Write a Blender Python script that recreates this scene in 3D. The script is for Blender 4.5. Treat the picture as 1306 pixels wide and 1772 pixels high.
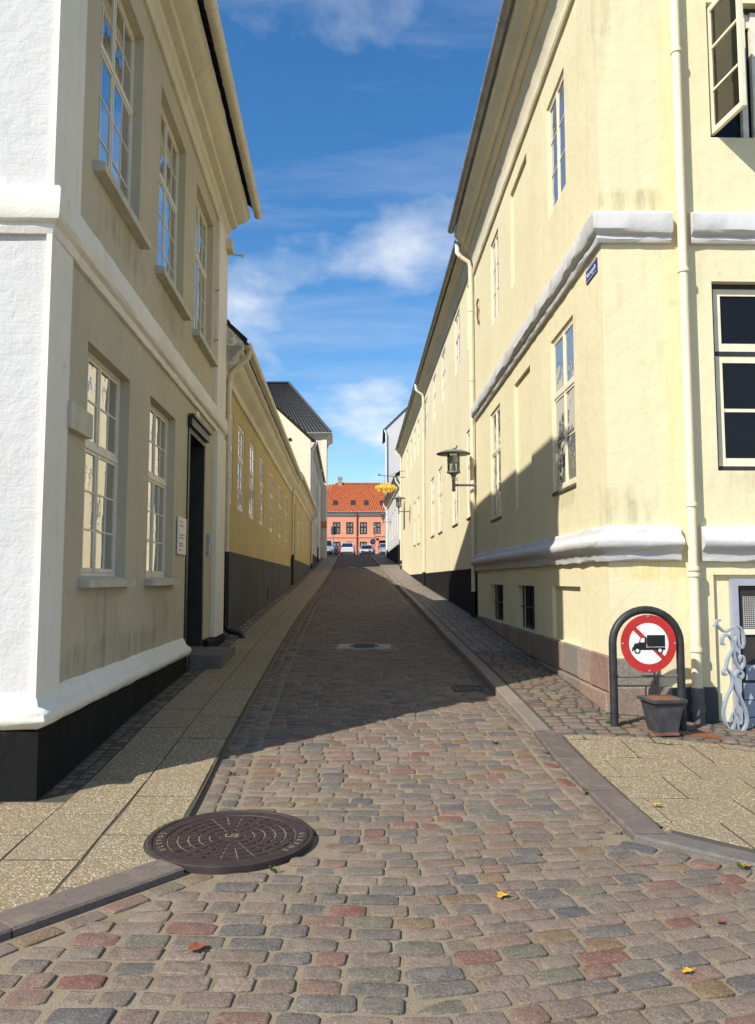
import bpy, math, random
from mathutils import Vector, Matrix
random.seed(7)
R = math.radians
for o in list(bpy.data.objects): bpy.data.objects.remove(o)
scene = bpy.context.scene
C = scene.collection

# ------------------------------------------------------------------ camera, sky, sun, exposure
cam = bpy.data.objects.new('camera', bpy.data.cameras.new('camera')); C.objects.link(cam)
cam.location = (0, 0, 1.55)
cam.rotation_euler = (R(90) + math.atan(117 / 1372), 0, 0)
cam.data.sensor_fit = 'HORIZONTAL'; cam.data.sensor_width = 36.0
cam.data.lens = 36.0 * 1372 / 1306
cam.data.clip_start = 0.05; cam.data.clip_end = 3000
scene.camera = cam
SUN_AZ, SUN_EL = 225.5, 40.0
world = bpy.data.worlds.new('World'); scene.world = world; world.use_nodes = True
SKY_STRENGTH = 0.12
sun = bpy.data.objects.new('sun', bpy.data.lights.new('sun', 'SUN')); C.objects.link(sun)
sun.data.energy = 5.0; sun.data.angle = R(0.53); sun.data.color = (1.0, 0.95, 0.87)
sd = Vector((math.sin(R(SUN_AZ)) * math.cos(R(SUN_EL)), math.cos(R(SUN_AZ)) * math.cos(R(SUN_EL)), math.sin(R(SUN_EL))))
sun.rotation_euler = (-sd).to_track_quat('-Z', 'Y').to_euler(); sun.location = (-20, -20, 30)
scene.view_settings.view_transform = 'Standard'; scene.view_settings.look = 'None'
scene.view_settings.gamma = 1.0; scene.view_settings.use_curve_mapping = False
scene.view_settings.exposure = 0.30
scene.render.engine = 'CYCLES'
scene.cycles.max_bounces = 6; scene.cycles.diffuse_bounces = 4; scene.cycles.glossy_bounces = 3; scene.cycles.transparent_max_bounces = 8
scene.render.resolution_x = 755; scene.render.resolution_y = 1024

# ------------------------------------------------------------------ node helpers
class NT:
    def __init__(s, tree): s.t = tree; s.n = tree.nodes; s.l = tree.links
    def node(s, kind, ins=None, **props):
        n = s.n.new(kind)
        for k, v in props.items(): setattr(n, k, v)
        for k, v in (ins or {}).items():
            if hasattr(v, 'node'): s.l.new(v, n.inputs[k])
            else: n.inputs[k].default_value = v
        return n
    def math(s, op, a, b=0.0, c=None, clamp=False):
        i = {0: a, 1: b}
        if c is not None: i[2] = c
        return s.node('ShaderNodeMath', i, operation=op, use_clamp=clamp).outputs[0]
    def mix(s, fac, a, b, mode='MIX'):
        n = s.node('ShaderNodeMix', {0: fac}, data_type='RGBA', blend_type=mode)
        for k, v in ((6, a), (7, b)):
            if hasattr(v, 'node'): s.l.new(v, n.inputs[k])
            else: n.inputs[k].default_value = v if len(v) == 4 else (*v, 1)
        return n.outputs[2]
    def noise(s, vec, scale, detail=4, rough=0.55, w=None):
        i = {'Scale': scale, 'Detail': detail, 'Roughness': rough}
        if vec is not None: i['Vector'] = vec
        return s.node('ShaderNodeTexNoise', i).outputs[0]
    def ramp(s, fac, stops, interp='LINEAR'):
        n = s.node('ShaderNodeValToRGB', {0: fac}); cr = n.color_ramp; cr.interpolation = interp
        while len(cr.elements) < len(stops): cr.elements.new(0.5)
        for e, (p, c) in zip(cr.elements, stops):
            e.position = p; e.color = (c, c, c, 1) if not hasattr(c, '__len__') else (*c[:3], 1)
        return n.outputs[0]
    def maprange(s, v, a, b, c=0.0, d=1.0):
        return s.node('ShaderNodeMapRange', {0: v, 1: a, 2: b, 3: c, 4: d}).outputs[0]

def new_mat(name):
    m = bpy.data.materials.new(name); m.use_nodes = True
    m.node_tree.nodes.clear(); k = NT(m.node_tree)
    k.bsdf = k.node('ShaderNodeBsdfPrincipled'); k.out = k.node('ShaderNodeOutputMaterial')
    k.l.new(k.bsdf.outputs[0], k.out.inputs[0])
    return m, k
def setin(k, name, v):
    if hasattr(v, 'node'): k.l.new(v, k.bsdf.inputs[name])
    else: k.bsdf.inputs[name].default_value = v
def bump(k, h, strength=0.3, dist=0.01, normal=None):
    i = {'Height': h, 'Strength': strength, 'Distance': dist}
    if normal is not None: i['Normal'] = normal
    n = k.node('ShaderNodeBump', i).outputs[0]
    k.l.new(n, k.bsdf.inputs['Normal']); return n

MATS = {}
def simple(name, col, rough=0.6, var=0.12, scale=6.0, metallic=0.0, bmp=0.15, bscale=60, spec=0.4):
    """painted / stone / metal surface with mottling and fine relief"""
    m, k = new_mat(name)
    tc = k.node('ShaderNodeTexCoord').outputs['Object']
    n = k.noise(tc, scale, 5)
    n2 = k.noise(tc, scale * 7, 3)
    c = k.mix(k.maprange(n, .3, .7, 0, 1), [q * (1 - var) for q in col], [min(1, q * (1 + var)) for q in col])
    c = k.mix(k.maprange(n2, .55, .8, 0, .5), c, [q * (1 - 1.6 * var) for q in col])
    setin(k, 'Base Color', c); setin(k, 'Roughness', rough); setin(k, 'Metallic', metallic); setin(k, 'Specular IOR Level', spec)
    if bmp: bump(k, k.noise(tc, bscale, 3), bmp, 0.004)
    MATS[name] = m; return m

def plaster(name, col, dirt, brick=0.5, var=.08, stain=.35, warm=None, lump=.3, spots=()):
    """limewashed masonry: faint courses under paint, lumps, flaking and rain streaks"""
    m, k = new_mat(name)
    tc = k.node('ShaderNodeTexCoord').outputs['Object']
    sx = k.node('ShaderNodeSeparateXYZ', {0: tc})
    s = k.math('ADD', sx.outputs[0], sx.outputs[1])
    nn = k.noise(tc, 3.0, 2)
    z = k.math('ADD', sx.outputs[2], k.math('ADD', k.math('MULTIPLY', nn, .05), k.math('MULTIPLY', k.noise(tc, 14.0, 2), .022)))
    v = k.node('ShaderNodeCombineXYZ', {0: s, 1: z, 2: 0.0}).outputs[0]
    br = k.node('ShaderNodeTexBrick', {'Vector': v, 'Scale': 1.0, 'Mortar Size': .011, 'Mortar Smooth': .9, 'Brick Width': .24, 'Row Height': .078, 'Color1': (1, 1, 1, 1), 'Color2': (.75, .75, .75, 1), 'Mortar': (0, 0, 0, 1)})
    big = k.noise(tc, .7, 3, .6)
    mid = k.noise(tc, 4.0, 5, .65)
    fine = k.noise(tc, 45.0, 2, .6)
    sv = k.node('ShaderNodeCombineXYZ', {0: k.math('MULTIPLY', s, 5.0), 1: k.math('MULTIPLY', sx.outputs[2], .45), 2: 0.0}).outputs[0]
    streak = k.noise(sv, 1.6, 4, .65)
    c = k.mix(k.maprange(big, .32, .68), [q * (1 - var) for q in col], [min(.95, q * (1 + var * .7)) for q in col])
    if warm: c = k.mix(k.maprange(mid, .5, .72, 0, .55), c, warm)
    c = k.mix(k.math('MULTIPLY', k.maprange(streak, .52, .8), k.maprange(mid, .35, .65, .2, stain)), c, dirt)
    chips = k.math('MULTIPLY', k.maprange(k.noise(tc, 6.0, 4, .7), .645, .69), .55)
    c = k.mix(chips, c, [min(1, q * 1.1) for q in dirt])
    for ctr, rad, col_, st_ in spots:      # weathering with its own place on the wall
        dv_ = k.node('ShaderNodeVectorMath', {0: k.node('ShaderNodeVectorMath', {0: tc, 1: ctr}, operation='SUBTRACT').outputs[0], 1: rad}, operation='DIVIDE').outputs[0]
        ln = k.node('ShaderNodeVectorMath', {0: dv_}, operation='LENGTH').outputs['Value']
        edge_ = k.math('ADD', k.maprange(ln, 1.0, .25), k.math('MULTIPLY', k.math('SUBTRACT', mid, .5), 1.5))
        edge_ = k.math('MULTIPLY', k.maprange(edge_, .25, .75), k.maprange(streak, .38, .62, .15, 1.0))
        c = k.mix(k.math('MULTIPLY', k.math('MULTIPLY', edge_, k.maprange(ln, 1.15, .8)), st_), c, col_)
    setin(k, 'Base Color', c); setin(k, 'Roughness', .9); setin(k, 'Specular IOR Level', .15)
    patch = k.maprange(k.noise(tc, 1.7, 2), .38, .62)
    n1 = k.node('ShaderNodeBump', {'Height': k.math('MULTIPLY', br.outputs[0], patch), 'Strength': brick, 'Distance': .006}).outputs[0]
    n2 = k.node('ShaderNodeBump', {'Height': mid, 'Strength': lump, 'Distance': .04, 'Normal': n1}).outputs[0]
    n3 = k.node('ShaderNodeBump', {'Height': fine, 'Strength': .25, 'Distance': .006, 'Normal': n2}).outputs[0]
    k.l.new(n3, k.bsdf.inputs['Normal'])
    MATS[name] = m; return m

def stone(name, stops, island=False, obj=True, rough=.75, grain=120, bmp=.5):
    """setts / granite: a colour for each stone, grain and wear inside it"""
    m, k = new_mat(name)
    tc = k.node('ShaderNodeTexCoord').outputs['Object']
    geo = k.node('ShaderNodeNewGeometry')
    rnd = geo.outputs['Random Per Island'] if island else k.node('ShaderNodeObjectInfo').outputs['Random']
    pos = geo.outputs['Position']
    c = k.ramp(rnd, stops, 'CONSTANT')
    r2 = k.math('FRACT', k.math('MULTIPLY', rnd, 37.7))
    c = k.mix(k.math('MULTIPLY', r2, .32), c, (.27, .205, .15))
    a = k.noise(pos, 22.0, 4, .7); b = k.noise(pos, grain, 2, .6)
    c = k.mix(k.maprange(a, .35, .7, 0, .7), c, k.mix(.55, c, (.06, .05, .04)))
    c = k.mix(k.maprange(k.noise(pos, 7.0, 3, .6), .5, .7, 0, .35), c, (.27, .215, .15))
    c = k.mix(k.maprange(b, .52, .75, 0, .4), c, (.42, .38, .33))
    c = k.mix(k.maprange(b, .48, .25, 0, .45), c, (.05, .045, .04))
    setin(k, 'Base Color', c); setin(k, 'Roughness', rough); setin(k, 'Specular IOR Level', .35)
    n1 = k.node('ShaderNodeBump', {'Height': a, 'Strength': bmp, 'Distance': .012}).outputs[0]
    n2 = k.node('ShaderNodeBump', {'Height': b, 'Strength': bmp, 'Distance': .003, 'Normal': n1}).outputs[0]
    k.l.new(n2, k.bsdf.inputs['Normal'])
    MATS[name] = m; return m

def aggregate(name):
    """washed concrete slab: pebbles in tan matrix"""
    m, k = new_mat(name)
    pos = k.node('ShaderNodeNewGeometry').outputs['Position']
    rnd = k.node('ShaderNodeObjectInfo').outputs['Random']
    vo = k.node('ShaderNodeTexVoronoi', {'Vector': pos, 'Scale': 95.0})
    sep = k.node('ShaderNodeSeparateColor', {0: vo.outputs['Color']})
    c = k.ramp(sep.outputs[0], [(0, (.28, .19, .085)), (.22, (.35, .265, .145)), (.45, (.19, .14, .08)), (.6, (.44, .37, .245)), (.78, (.25, .195, .12)), (.92, (.62, .57, .46))], 'CONSTANT')
    c = k.mix(k.maprange(vo.outputs['Distance'], .35, .75, 0, .6), c, (.20, .155, .09))
    big = k.noise(pos, 1.3, 3, .6)
    c = k.mix(k.maprange(big, .4, .7, 0, .35), c, (.22, .18, .12))
    c = k.mix(k.math('MULTIPLY', rnd, .25), c, (.24, .2, .14))
    setin(k, 'Base Color', c); setin(k, 'Roughness', .85); setin(k, 'Specular IOR Level', .3)
    bump(k, k.math('SUBTRACT', 1.0, vo.outputs['Distance']), .7, .006)
    MATS[name] = m; return m

def glass(name, N=4.0, inner=(.02, .022, .022), wave=.02):
    """old double window: several glass surfaces over a dim room"""
    m, k = new_mat(name)
    tc = k.node('ShaderNodeNewGeometry').outputs['Position']
    oi = k.node('ShaderNodeObjectInfo').outputs['Random']
    shift = k.node('ShaderNodeVectorMath', {0: tc, 1: k.node('ShaderNodeCombineXYZ', {0: k.math('MULTIPLY', oi, 40.0), 1: 0.0, 2: k.math('MULTIPLY', oi, 17.0)}).outputs[0]}, operation='ADD').outputs[0]
    bn = k.node('ShaderNodeBump', {'Height': k.noise(shift, 3.2, 2, .4), 'Strength': 1.0, 'Distance': wave}).outputs[0]
    fr = k.node('ShaderNodeFresnel', {'IOR': 1.5, 'Normal': bn}).outputs[0]
    fac = k.math('DIVIDE', k.math('MULTIPLY', fr, N), k.math('ADD', 1.0, k.math('MULTIPLY', fr, N - 1)), clamp=True)
    gl = k.node('ShaderNodeBsdfGlossy', {'Color': (1, 1, 1, 1), 'Roughness': .015, 'Normal': bn})
    df = k.node('ShaderNodeBsdfDiffuse', {'Color': (*inner, 1)})
    mx = k.node('ShaderNodeMixShader', {0: fac})
    k.l.new(df.outputs[0], mx.inputs[1]); k.l.new(gl.outputs[0], mx.inputs[2])
    k.l.new(mx.outputs[0], k.out.inputs[0])
    MATS[name] = m; return m

# ------------------------------------------------------------------ sky with broken cloud all round
def build_sky():
    k = NT(world.node_tree); k.n.clear()
    out = k.node('ShaderNodeOutputWorld'); bg = k.node('ShaderNodeBackground', {'Strength': SKY_STRENGTH})
    sky = k.node('ShaderNodeTexSky', sky_type='NISHITA', sun_disc=False, sun_elevation=R(SUN_EL), sun_rotation=R(SUN_AZ), altitude=0.0, air_density=1.0, dust_density=.35, ozone_density=2.5)
    tc = k.node('ShaderNodeTexCoord').outputs['Generated']
    sx = k.node('ShaderNodeSeparateXYZ', {0: tc})
    up = k.math('MAXIMUM', sx.outputs[2], 0.0)
    den = k.math('ADD', up, .16)
    v = k.node('ShaderNodeCombineXYZ', {0: k.math('DIVIDE', sx.outputs[0], den), 1: k.math('DIVIDE', sx.outputs[1], den), 2: 3.7}).outputs[0]
    mp = k.node('ShaderNodeMapping', {'Vector': v, 'Location': CLOUD_LOC, 'Scale': (1.0, .8, 1.0)}).outputs[0]
    a = k.noise(mp, 2.1, 8, .55); b = k.noise(mp, .55, 3, .5)
    d = k.math('ADD', k.math('MULTIPLY', a, .75), k.math('MULTIPLY', b, .45))
    low = k.maprange(up, .42, .05, 0.0, .085)
    dens = k.maprange(k.math('ADD', d, low), .632, .80, 0.0, .74)
    wisp = k.maprange(k.noise(k.node('ShaderNodeMapping', {'Vector': v, 'Scale': (.6, 2.2, 1), 'Rotation': (0, 0, .5)}).outputs[0], 1.6, 7, .62), .46, .8, 0.0, .36)
    dens = k.math('MAXIMUM', dens, wisp)
    hs = k.node('ShaderNodeHueSaturation', {'Color': sky.outputs[0], "Saturation": 1.30, "Value": 1.22}).outputs[0]
    shade = k.mix(k.maprange(a, .5, .72), (5.6, 5.9, 6.5), (7.4, 7.5, 7.7))
    col = k.mix(dens, hs, shade)
    k.l.new(col, bg.inputs[0]); k.l.new(bg.outputs[0], out.inputs[0])
CLOUD_LOC = (25.03, 38.70, 0.0)
build_sky()

# ------------------------------------------------------------------ mesh helpers
class MB:
    def __init__(s): s.v = []; s.f = []
    def add(s, vs, fs):
        o = len(s.v); s.v += [tuple(p) for p in vs]; s.f += [tuple(i + o for i in f) for f in fs]; return s
    def hexa(s, p):
        return s.add(p, [(0, 3, 2, 1), (4, 5, 6, 7), (0, 1, 5, 4), (1, 2, 6, 5), (2, 3, 7, 6), (3, 0, 4, 7)])
    def box(s, x0, x1, y0, y1, z0, z1, T=None):
        p = [(x0, y0, z0), (x1, y0, z0), (x1, y1, z0), (x0, y1, z0), (x0, y0, z1), (x1, y0, z1), (x1, y1, z1), (x0, y1, z1)]
        return s.hexa([T(*q) for q in p] if T else p)
    def quad(s, *p): return s.add(p, [tuple(range(len(p)))])
    def prism(s, a, b):
        n = len(a)
        return s.add(list(a) + list(b), [tuple(range(n))[::-1], tuple(range(n, 2 * n))] + [(i, (i + 1) % n, n + (i + 1) % n, n + i) for i in range(n)])
    def tube(s, path, r, n=10, caps=True):
        P = [Vector(p) for p in path]; rs = r if hasattr(r, '__len__') else [r] * len(P)
        up = None; rings = []
        for i, p in enumerate(P):
            t = (P[min(i + 1, len(P) - 1)] - P[max(i - 1, 0)]).normalized()
            if up is None: up = Vector((0, 0, 1)) if abs(t.z) < .9 else Vector((0, 1, 0))
            x = t.cross(up); 
            if x.length < 1e-5: x = t.cross(Vector((1, 0, 0)))
            x.normalize(); y = x.cross(t).normalized(); up = y
            rings.append([p + rs[i] * (math.cos(a) * x + math.sin(a) * y) for a in [2 * math.pi * j / n for j in range(n)]])
        vs = [q for g in rings for q in g]
        fs = [(i * n + j, i * n + (j + 1) % n, (i + 1) * n + (j + 1) % n, (i + 1) * n + j) for i in range(len(P) - 1) for j in range(n)]
        if caps: fs += [tuple(range(n))[::-1], tuple(range((len(P) - 1) * n, len(P) * n))]
        return s.add(vs, fs)
    def bar(s, path, w, t, side):
        """flat bar swept along a path; side = unit vector of its width"""
        P = [Vector(p) for p in path]; sd_ = Vector(side); vs = []
        for i, p in enumerate(P):
            tg = (P[min(i + 1, len(P) - 1)] - P[max(i - 1, 0)]).normalized()
            n = tg.cross(sd_).normalized()
            vs += [p + n * t / 2 + sd_ * w / 2, p - n * t / 2 + sd_ * w / 2, p - n * t / 2 - sd_ * w / 2, p + n * t / 2 - sd_ * w / 2]
        m = len(P)
        fs = [(i * 4 + j, i * 4 + (j + 1) % 4, i * 4 + 4 + (j + 1) % 4, i * 4 + 4 + j) for i in range(m - 1) for j in range(4)] + [(3, 2, 1, 0), tuple(range(4 * m - 4, 4 * m))]
        return s.add(vs, fs)
    def lathe(s, prof, n=20, c=(0, 0, 0), axis='Z'):
        vs = []
        for r, z in prof:
            for j in range(n):
                a = 2 * math.pi * j / n; x, y = r * math.cos(a), r * math.sin(a)
                vs.append((c[0] + x, c[1] + y, c[2] + z) if axis == 'Z' else ((c[0] + x, c[1] + z, c[2] + y) if axis == 'Y' else (c[0] + z, c[1] + x, c[2] + y)))
        m = len(prof)
        fs = [(i * n + j, i * n + (j + 1) % n, (i + 1) * n + (j + 1) % n, (i + 1) * n + j) for i in range(m - 1) for j in range(n)]
        if prof[0][0] > 1e-6: fs.append(tuple(range(n))[::-1])
        if prof[-1][0] > 1e-6: fs.append(tuple(range((m - 1) * n, m * n)))
        return s.add(vs, fs)
    def sweep(s, path, prof, side=1, step=None, jit=0.0, caps=True, closed=True):
        """profile (d, z) carried along a plan path; side +1: outward is left of travel"""
        P = [Vector((p[0], p[1])) for p in path]
        nrm = []
        for i in range(len(P) - 1):
            t = (P[i + 1] - P[i]).normalized(); nrm.append(Vector((-t.y, t.x)) * side)
        pts = []
        for i in range(len(P)):
            a = nrm[max(i - 1, 0)]; b = nrm[min(i, len(nrm) - 1)]; m = (a + b) / (1 + a.dot(b)); pts.append((P[i], m))
            if step and i < len(P) - 1:
                L = (P[i + 1] - P[i]).length; k = int(L / step)
                for j in range(1, k): pts.append((P[i].lerp(P[i + 1], j / k), nrm[i]))
        n = len(prof); vs = []
        for p, m in pts:
            for d, z in prof:
                jd = random.gauss(0, jit) if jit and d > .0 else 0
                q = p + m * (d + jd); vs.append((q.x, q.y, z + (random.gauss(0, jit * .7) if jit else 0)))
        rng = n if closed else n - 1
        fs = [(i * n + j, i * n + (j + 1) % n, (i + 1) * n + (j + 1) % n, (i + 1) * n + j) for i in range(len(pts) - 1) for j in range(rng)]
        if caps and closed: fs += [tuple(range(n))[::-1], tuple(range((len(pts) - 1) * n, len(pts) * n))]
        return s.add(vs, fs)
    def mesh(s, name, mat=None, smooth=False, off=(0, 0, 0), angle=None):
        me = bpy.data.meshes.new(name)
        me.from_pydata([(x - off[0], y - off[1], z - off[2]) for x, y, z in s.v], [], s.f)
        me.validate(clean_customdata=False)
        if mat:
            me.materials.append(MATS[mat] if isinstance(mat, str) else mat)
        import bmesh
        bm = bmesh.new(); bm.from_mesh(me); bmesh.ops.delete(bm, geom=[v for v in bm.verts if not v.link_faces], context='VERTS'); bmesh.ops.recalc_face_normals(bm, faces=bm.faces); bm.to_mesh(me); bm.free()
        if smooth:
            me.polygons.foreach_set('use_smooth', [True] * len(me.polygons))
            me.set_sharp_from_angle(angle=R(angle or 40))
        me.update(); return me
    def build(s, name, mat, parent=None, smooth=False, off=None, angle=None):
        o3 = off if off is not None else (root_loc(parent) if parent else (0, 0, 0))
        o = bpy.data.objects.new(name, s.mesh(name, mat, smooth, o3, angle)); C.objects.link(o)
        if parent: o.parent = parent
        elif off is not None: o.location = off
        return o
def root_loc(o):
    l = Vector((0, 0, 0))
    while o is not None: l = l + o.location; o = o.parent
    return l
def tag(o, label, cat=None, group=None, kind=None):
    o['label'] = label
    if cat: o['category'] = cat
    if group: o['group'] = group
    if kind: o['kind'] = kind
    return o
def empty(name, loc, label=None, cat=None, group=None, kind=None):
    o = bpy.data.objects.new(name, None); C.objects.link(o); o.location = loc; o.empty_display_size = .2
    if label: tag(o, label, cat, group, kind)
    return o
def inst(name, me, parent, M):
    """object sharing a mesh, placed by a world matrix under parent (parents are unrotated)"""
    o = bpy.data.objects.new(name, me); C.objects.link(o)
    if parent:
        o.parent = parent; M = Matrix.Translation(-root_loc(parent)) @ M
    o.matrix_local = M
    return o
def text_mesh(name, body, size, mat, extrude=.001, align='CENTER'):
    cu = bpy.data.curves.new(name, 'FONT'); cu.body = body; cu.size = size; cu.extrude = extrude; cu.align_x = align; cu.align_y = 'CENTER'; cu.resolution_u = 3
    ob = bpy.data.objects.new(name, cu); C.objects.link(ob)
    me = bpy.data.meshes.new_from_object(ob.evaluated_get(bpy.context.evaluated_depsgraph_get()))
    bpy.data.objects.remove(ob); me.name = name; me.materials.clear(); me.materials.append(MATS[mat]); return me

class Face:
    """vertical wall plane: s along D, d outward along N, z up"""
    def __init__(s, P, D, N): s.P = P; s.D = D; s.N = N
    def __call__(s, a, d, z): return (s.P[0] + a * s.D[0] + d * s.N[0], s.P[1] + a * s.D[1] + d * s.N[1], z)
    def xy(s, a, d=0): return s(a, d, 0)[:2]
    def mat(s, a, d, z):
        """matrix with local x = along, y = up, z = outward"""
        p = s(a, d, z); x = Vector((s.D[0], s.D[1], 0)); n = Vector((s.N[0], s.N[1], 0)); y = Vector((0, 0, 1))
        if x.cross(y).dot(n) < 0: x = -x
        return Matrix(((x.x, y.x, n.x, p[0]), (x.y, y.y, n.y, p[1]), (x.z, y.z, n.z, p[2]), (0, 0, 0, 1)))
def fdir(u):
    x = (u - 653) / 1372; n = math.hypot(x, 1.0036); return (x / n, 1.0036 / n)
def left_face(P, u): D = fdir(u); return Face(P, D, (D[1], -D[0]))
def right_face(P, u): D = fdir(u); return Face(P, D, (-D[1], D[0]))

def wall_holes(mb, F, s0, s1, z0, z1, holes, depth, reveal_back=True):
    """street face with openings, reveals and a closing back"""
    ss = sorted({s0, s1, *[h[0] for h in holes], *[h[1] for h in holes]}); zs = sorted({z0, z1, *[h[2] for h in holes], *[h[3] for h in holes]})
    for i in range(len(ss) - 1):
        for j in range(len(zs) - 1):
            cs, cz = (ss[i] + ss[i + 1]) / 2, (zs[j] + zs[j + 1]) / 2
            if any(h[0] < cs < h[1] and h[2] < cz < h[3] for h in holes): continue
            mb.quad(F(ss[i], 0, zs[j]), F(ss[i + 1], 0, zs[j]), F(ss[i + 1], 0, zs[j + 1]), F(ss[i], 0, zs[j + 1]))
    for h in holes:
        d = -(h[4] if len(h) > 4 else depth); a, b, c, e = h[:4]
        mb.quad(F(a, 0, c), F(b, 0, c), F(b, d, c), F(a, d, c)); mb.quad(F(a, 0, e), F(b, 0, e), F(b, d, e), F(a, d, e))
        mb.quad(F(a, 0, c), F(a, 0, e), F(a, d, e), F(a, d, c)); mb.quad(F(b, 0, c), F(b, 0, e), F(b, d, e), F(b, d, c))
        if reveal_back: mb.quad(F(a, d, c), F(b, d, c), F(b, d, e), F(a, d, e))

UNIT = None
def pane_mesh(mat):
    key = 'pane_' + mat
    if key in bpy.data.meshes: return bpy.data.meshes[key]
    me = MB().box(-.5, .5, -.5, .5, -.5, .5).mesh(key, mat); me.name = key; return me
def window(house, F, s0, s1, z0, z1, depth=.12, split=.4, nsash=2, up=(2, 2), lo=(2, 3), fmat='window_white', gmat='glass_street', sill=None, sillmat='sill', fw=.038, st=.034, gb=.016, per_pane=True, tmat=None, name='window', sashmat=None):
    """casement window: frame, sashes with glazing bars, panes; returns the frame part"""
    d0, d1 = -depth + .002, -depth + .055
    b = MB(); T = F
    b.box(s0, s0 + fw, d0, d1, z0, z1, T).box(s1 - fw, s1, d0, d1, z0, z1, T)
    b.box(s0 + fw, s1 - fw, d0, d1, z0, z0 + fw * 1.1, T).box(s0 + fw, s1 - fw, d0, d1, z1 - fw, z1, T)
    tiers = []
    zt = z1 - (z1 - z0) * split if split else None
    if zt: tiers = [(z0 + fw * 1.1, zt - .022, lo), (zt + .022, z1 - fw, up)]
    else: tiers = [(z0 + fw * 1.1, z1 - fw, lo)]
    if zt: b.box(s0 + fw, s1 - fw, d0, d1 + .006, zt - .022, zt + .022, T)
    wi = (s1 - s0 - 2 * fw); mw = .022
    cols = [(s0 + fw + i * wi / nsash + (mw / 2 if i else 0), s0 + fw + (i + 1) * wi / nsash - (mw / 2 if i < nsash - 1 else 0)) for i in range(nsash)]
    for i in range(1, nsash):
        c = s0 + fw + i * wi / nsash
        for (a, e, g) in tiers: b.box(c - mw / 2, c + mw / 2, d0, d1 + .003, a, e, T)
    fr = b.build(name, fmat, house)
    for (a, e, (nx, ny)) in tiers:
        for (p, q) in cols:
            sb = MB(); y0, y1 = d0 + .004, d1 - .004
            sb.box(p + .003, p + st, y0, y1, a + .003, e - .003, T).box(q - st, q - .003, y0, y1, a + .003, e - .003, T)
            sb.box(p + st, q - st, y0, y1, a + .003, a + st * 1.15, T).box(p + st, q - st, y0, y1, e - st, e - .003, T)
            ip, iq, ia, ie = p + st, q - st, a + st * 1.15, e - st
            for i in range(1, nx):
                c = ip + (iq - ip) * i / nx; sb.box(c - gb / 2, c + gb / 2, y0 + .002, y1 - .004, ia, ie, T)
            for j in range(1, ny):
                c = ia + (ie - ia) * j / ny
                for i in range(nx):
                    x0 = ip + (iq - ip) * i / nx + (gb / 2 if i else 0); x1 = ip + (iq - ip) * (i + 1) / nx - (gb / 2 if i < nx - 1 else 0)
                    sb.box(x0, x1, y0 + .002, y1 - .004, c - gb / 2, c + gb / 2, T)
            sb.build('sash', sashmat or fmat, fr)
            cells = [(ip + (iq - ip) * i / nx, ip + (iq - ip) * (i + 1) / nx, ia + (ie - ia) * j / ny, ia + (ie - ia) * (j + 1) / ny) for i in range(nx) for j in range(ny)] if per_pane else [(ip, iq, ia, ie)]
            for (x0, x1, w0, w1) in cells:
                M = F.mat((x0 + x1) / 2, y1 - .013, (w0 + w1) / 2) @ Matrix.Rotation(random.gauss(0, .006), 4, 'X') @ Matrix.Rotation(random.gauss(0, .008), 4, 'Y') @ Matrix.Diagonal((x1 - x0 - .003, w1 - w0 - .003, .004, 1))
                inst('pane', pane_mesh(gmat), fr, M)
    if sill:
        ov, hh, pr = sill
        MB().hexa([F(s0 - ov, -depth + .06, z0 - hh), F(s1 + ov, -depth + .06, z0 - hh), F(s1 + ov, pr, z0 - hh), F(s0 - ov, pr, z0 - hh), F(s0 - ov, -depth + .06, z0 + .012), F(s1 + ov, -depth + .06, z0 + .012), F(s1 + ov, pr, z0 - .02), F(s0 - ov, pr, z0 - .02)]).build('sill', sillmat, fr)
    return fr

def gutter_prof(d, z, r=.065):
    """half-round gutter as a closed section"""
    o = [(d + r * math.cos(a), z + r * math.sin(a)) for a in [math.pi + math.pi * i / 8 for i in range(9)]]
    i_ = [(d + (r - .008) * math.cos(a), z + (r - .008) * math.sin(a)) for a in [2 * math.pi - math.pi * i / 8 for i in range(9)]]
    return o + i_
def interp(tab, x):
    if x <= tab[0][0]: 
        (a, b), (c, d) = tab[0], tab[1]; return b + (x - a) * (d - b) / (c - a)
    for (a, b), (c, d) in zip(tab, tab[1:]):
        if x <= c: return b + (x - a) * (d - b) / (c - a)
    (a, b), (c, d) = tab[-2], tab[-1]; return b + (x - a) * (d - b) / (c - a)

# ------------------------------------------------------------------ ground shape
KN = [(-200, -1.2), (-50, -.32), (0, -.02), (3, 0), (5.5, .05), (8, .2), (10.4, .30), (13, .42), (17, .62), (32, 1.22), (43, 1.74), (56, 2.4), (70, 3.2), (82, 3.95), (88, 4.30), (95, 4.44), (130, 4.46), (600, 4.46)]
def gz(y):
    k = KN
    if y <= k[0][0]: return k[0][1]
    def m(j):
        if j <= 0 or j >= len(k) - 1: return 0
        a = (k[j][1] - k[j - 1][1]) / (k[j][0] - k[j - 1][0]); b = (k[j + 1][1] - k[j][1]) / (k[j + 1][0] - k[j][0])
        return 0 if a * b <= 0 else 2 * a * b / (a + b)
    for i in range(len(k) - 1):
        if y <= k[i + 1][0]:
            h = k[i + 1][0] - k[i][0]; t = (y - k[i][0]) / h
            return (2 * t ** 3 - 3 * t * t + 1) * k[i][1] + (t ** 3 - 2 * t * t + t) * h * m(i) + (-2 * t ** 3 + 3 * t * t) * k[i + 1][1] + (t ** 3 - t * t) * h * m(i + 1)
    return k[-1][1]
def sstep(a, b, x):
    t = min(1, max(0, (x - a) / (b - a))); return t * t * (3 - 2 * t)
def g(x, y):
    z = gz(y)
    if y < 30: t = min(3, max(0, x - 1.9)); z -= .115 * t * t / (t + .7) * sstep(3.5, 7.2, y)
    return z
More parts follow.
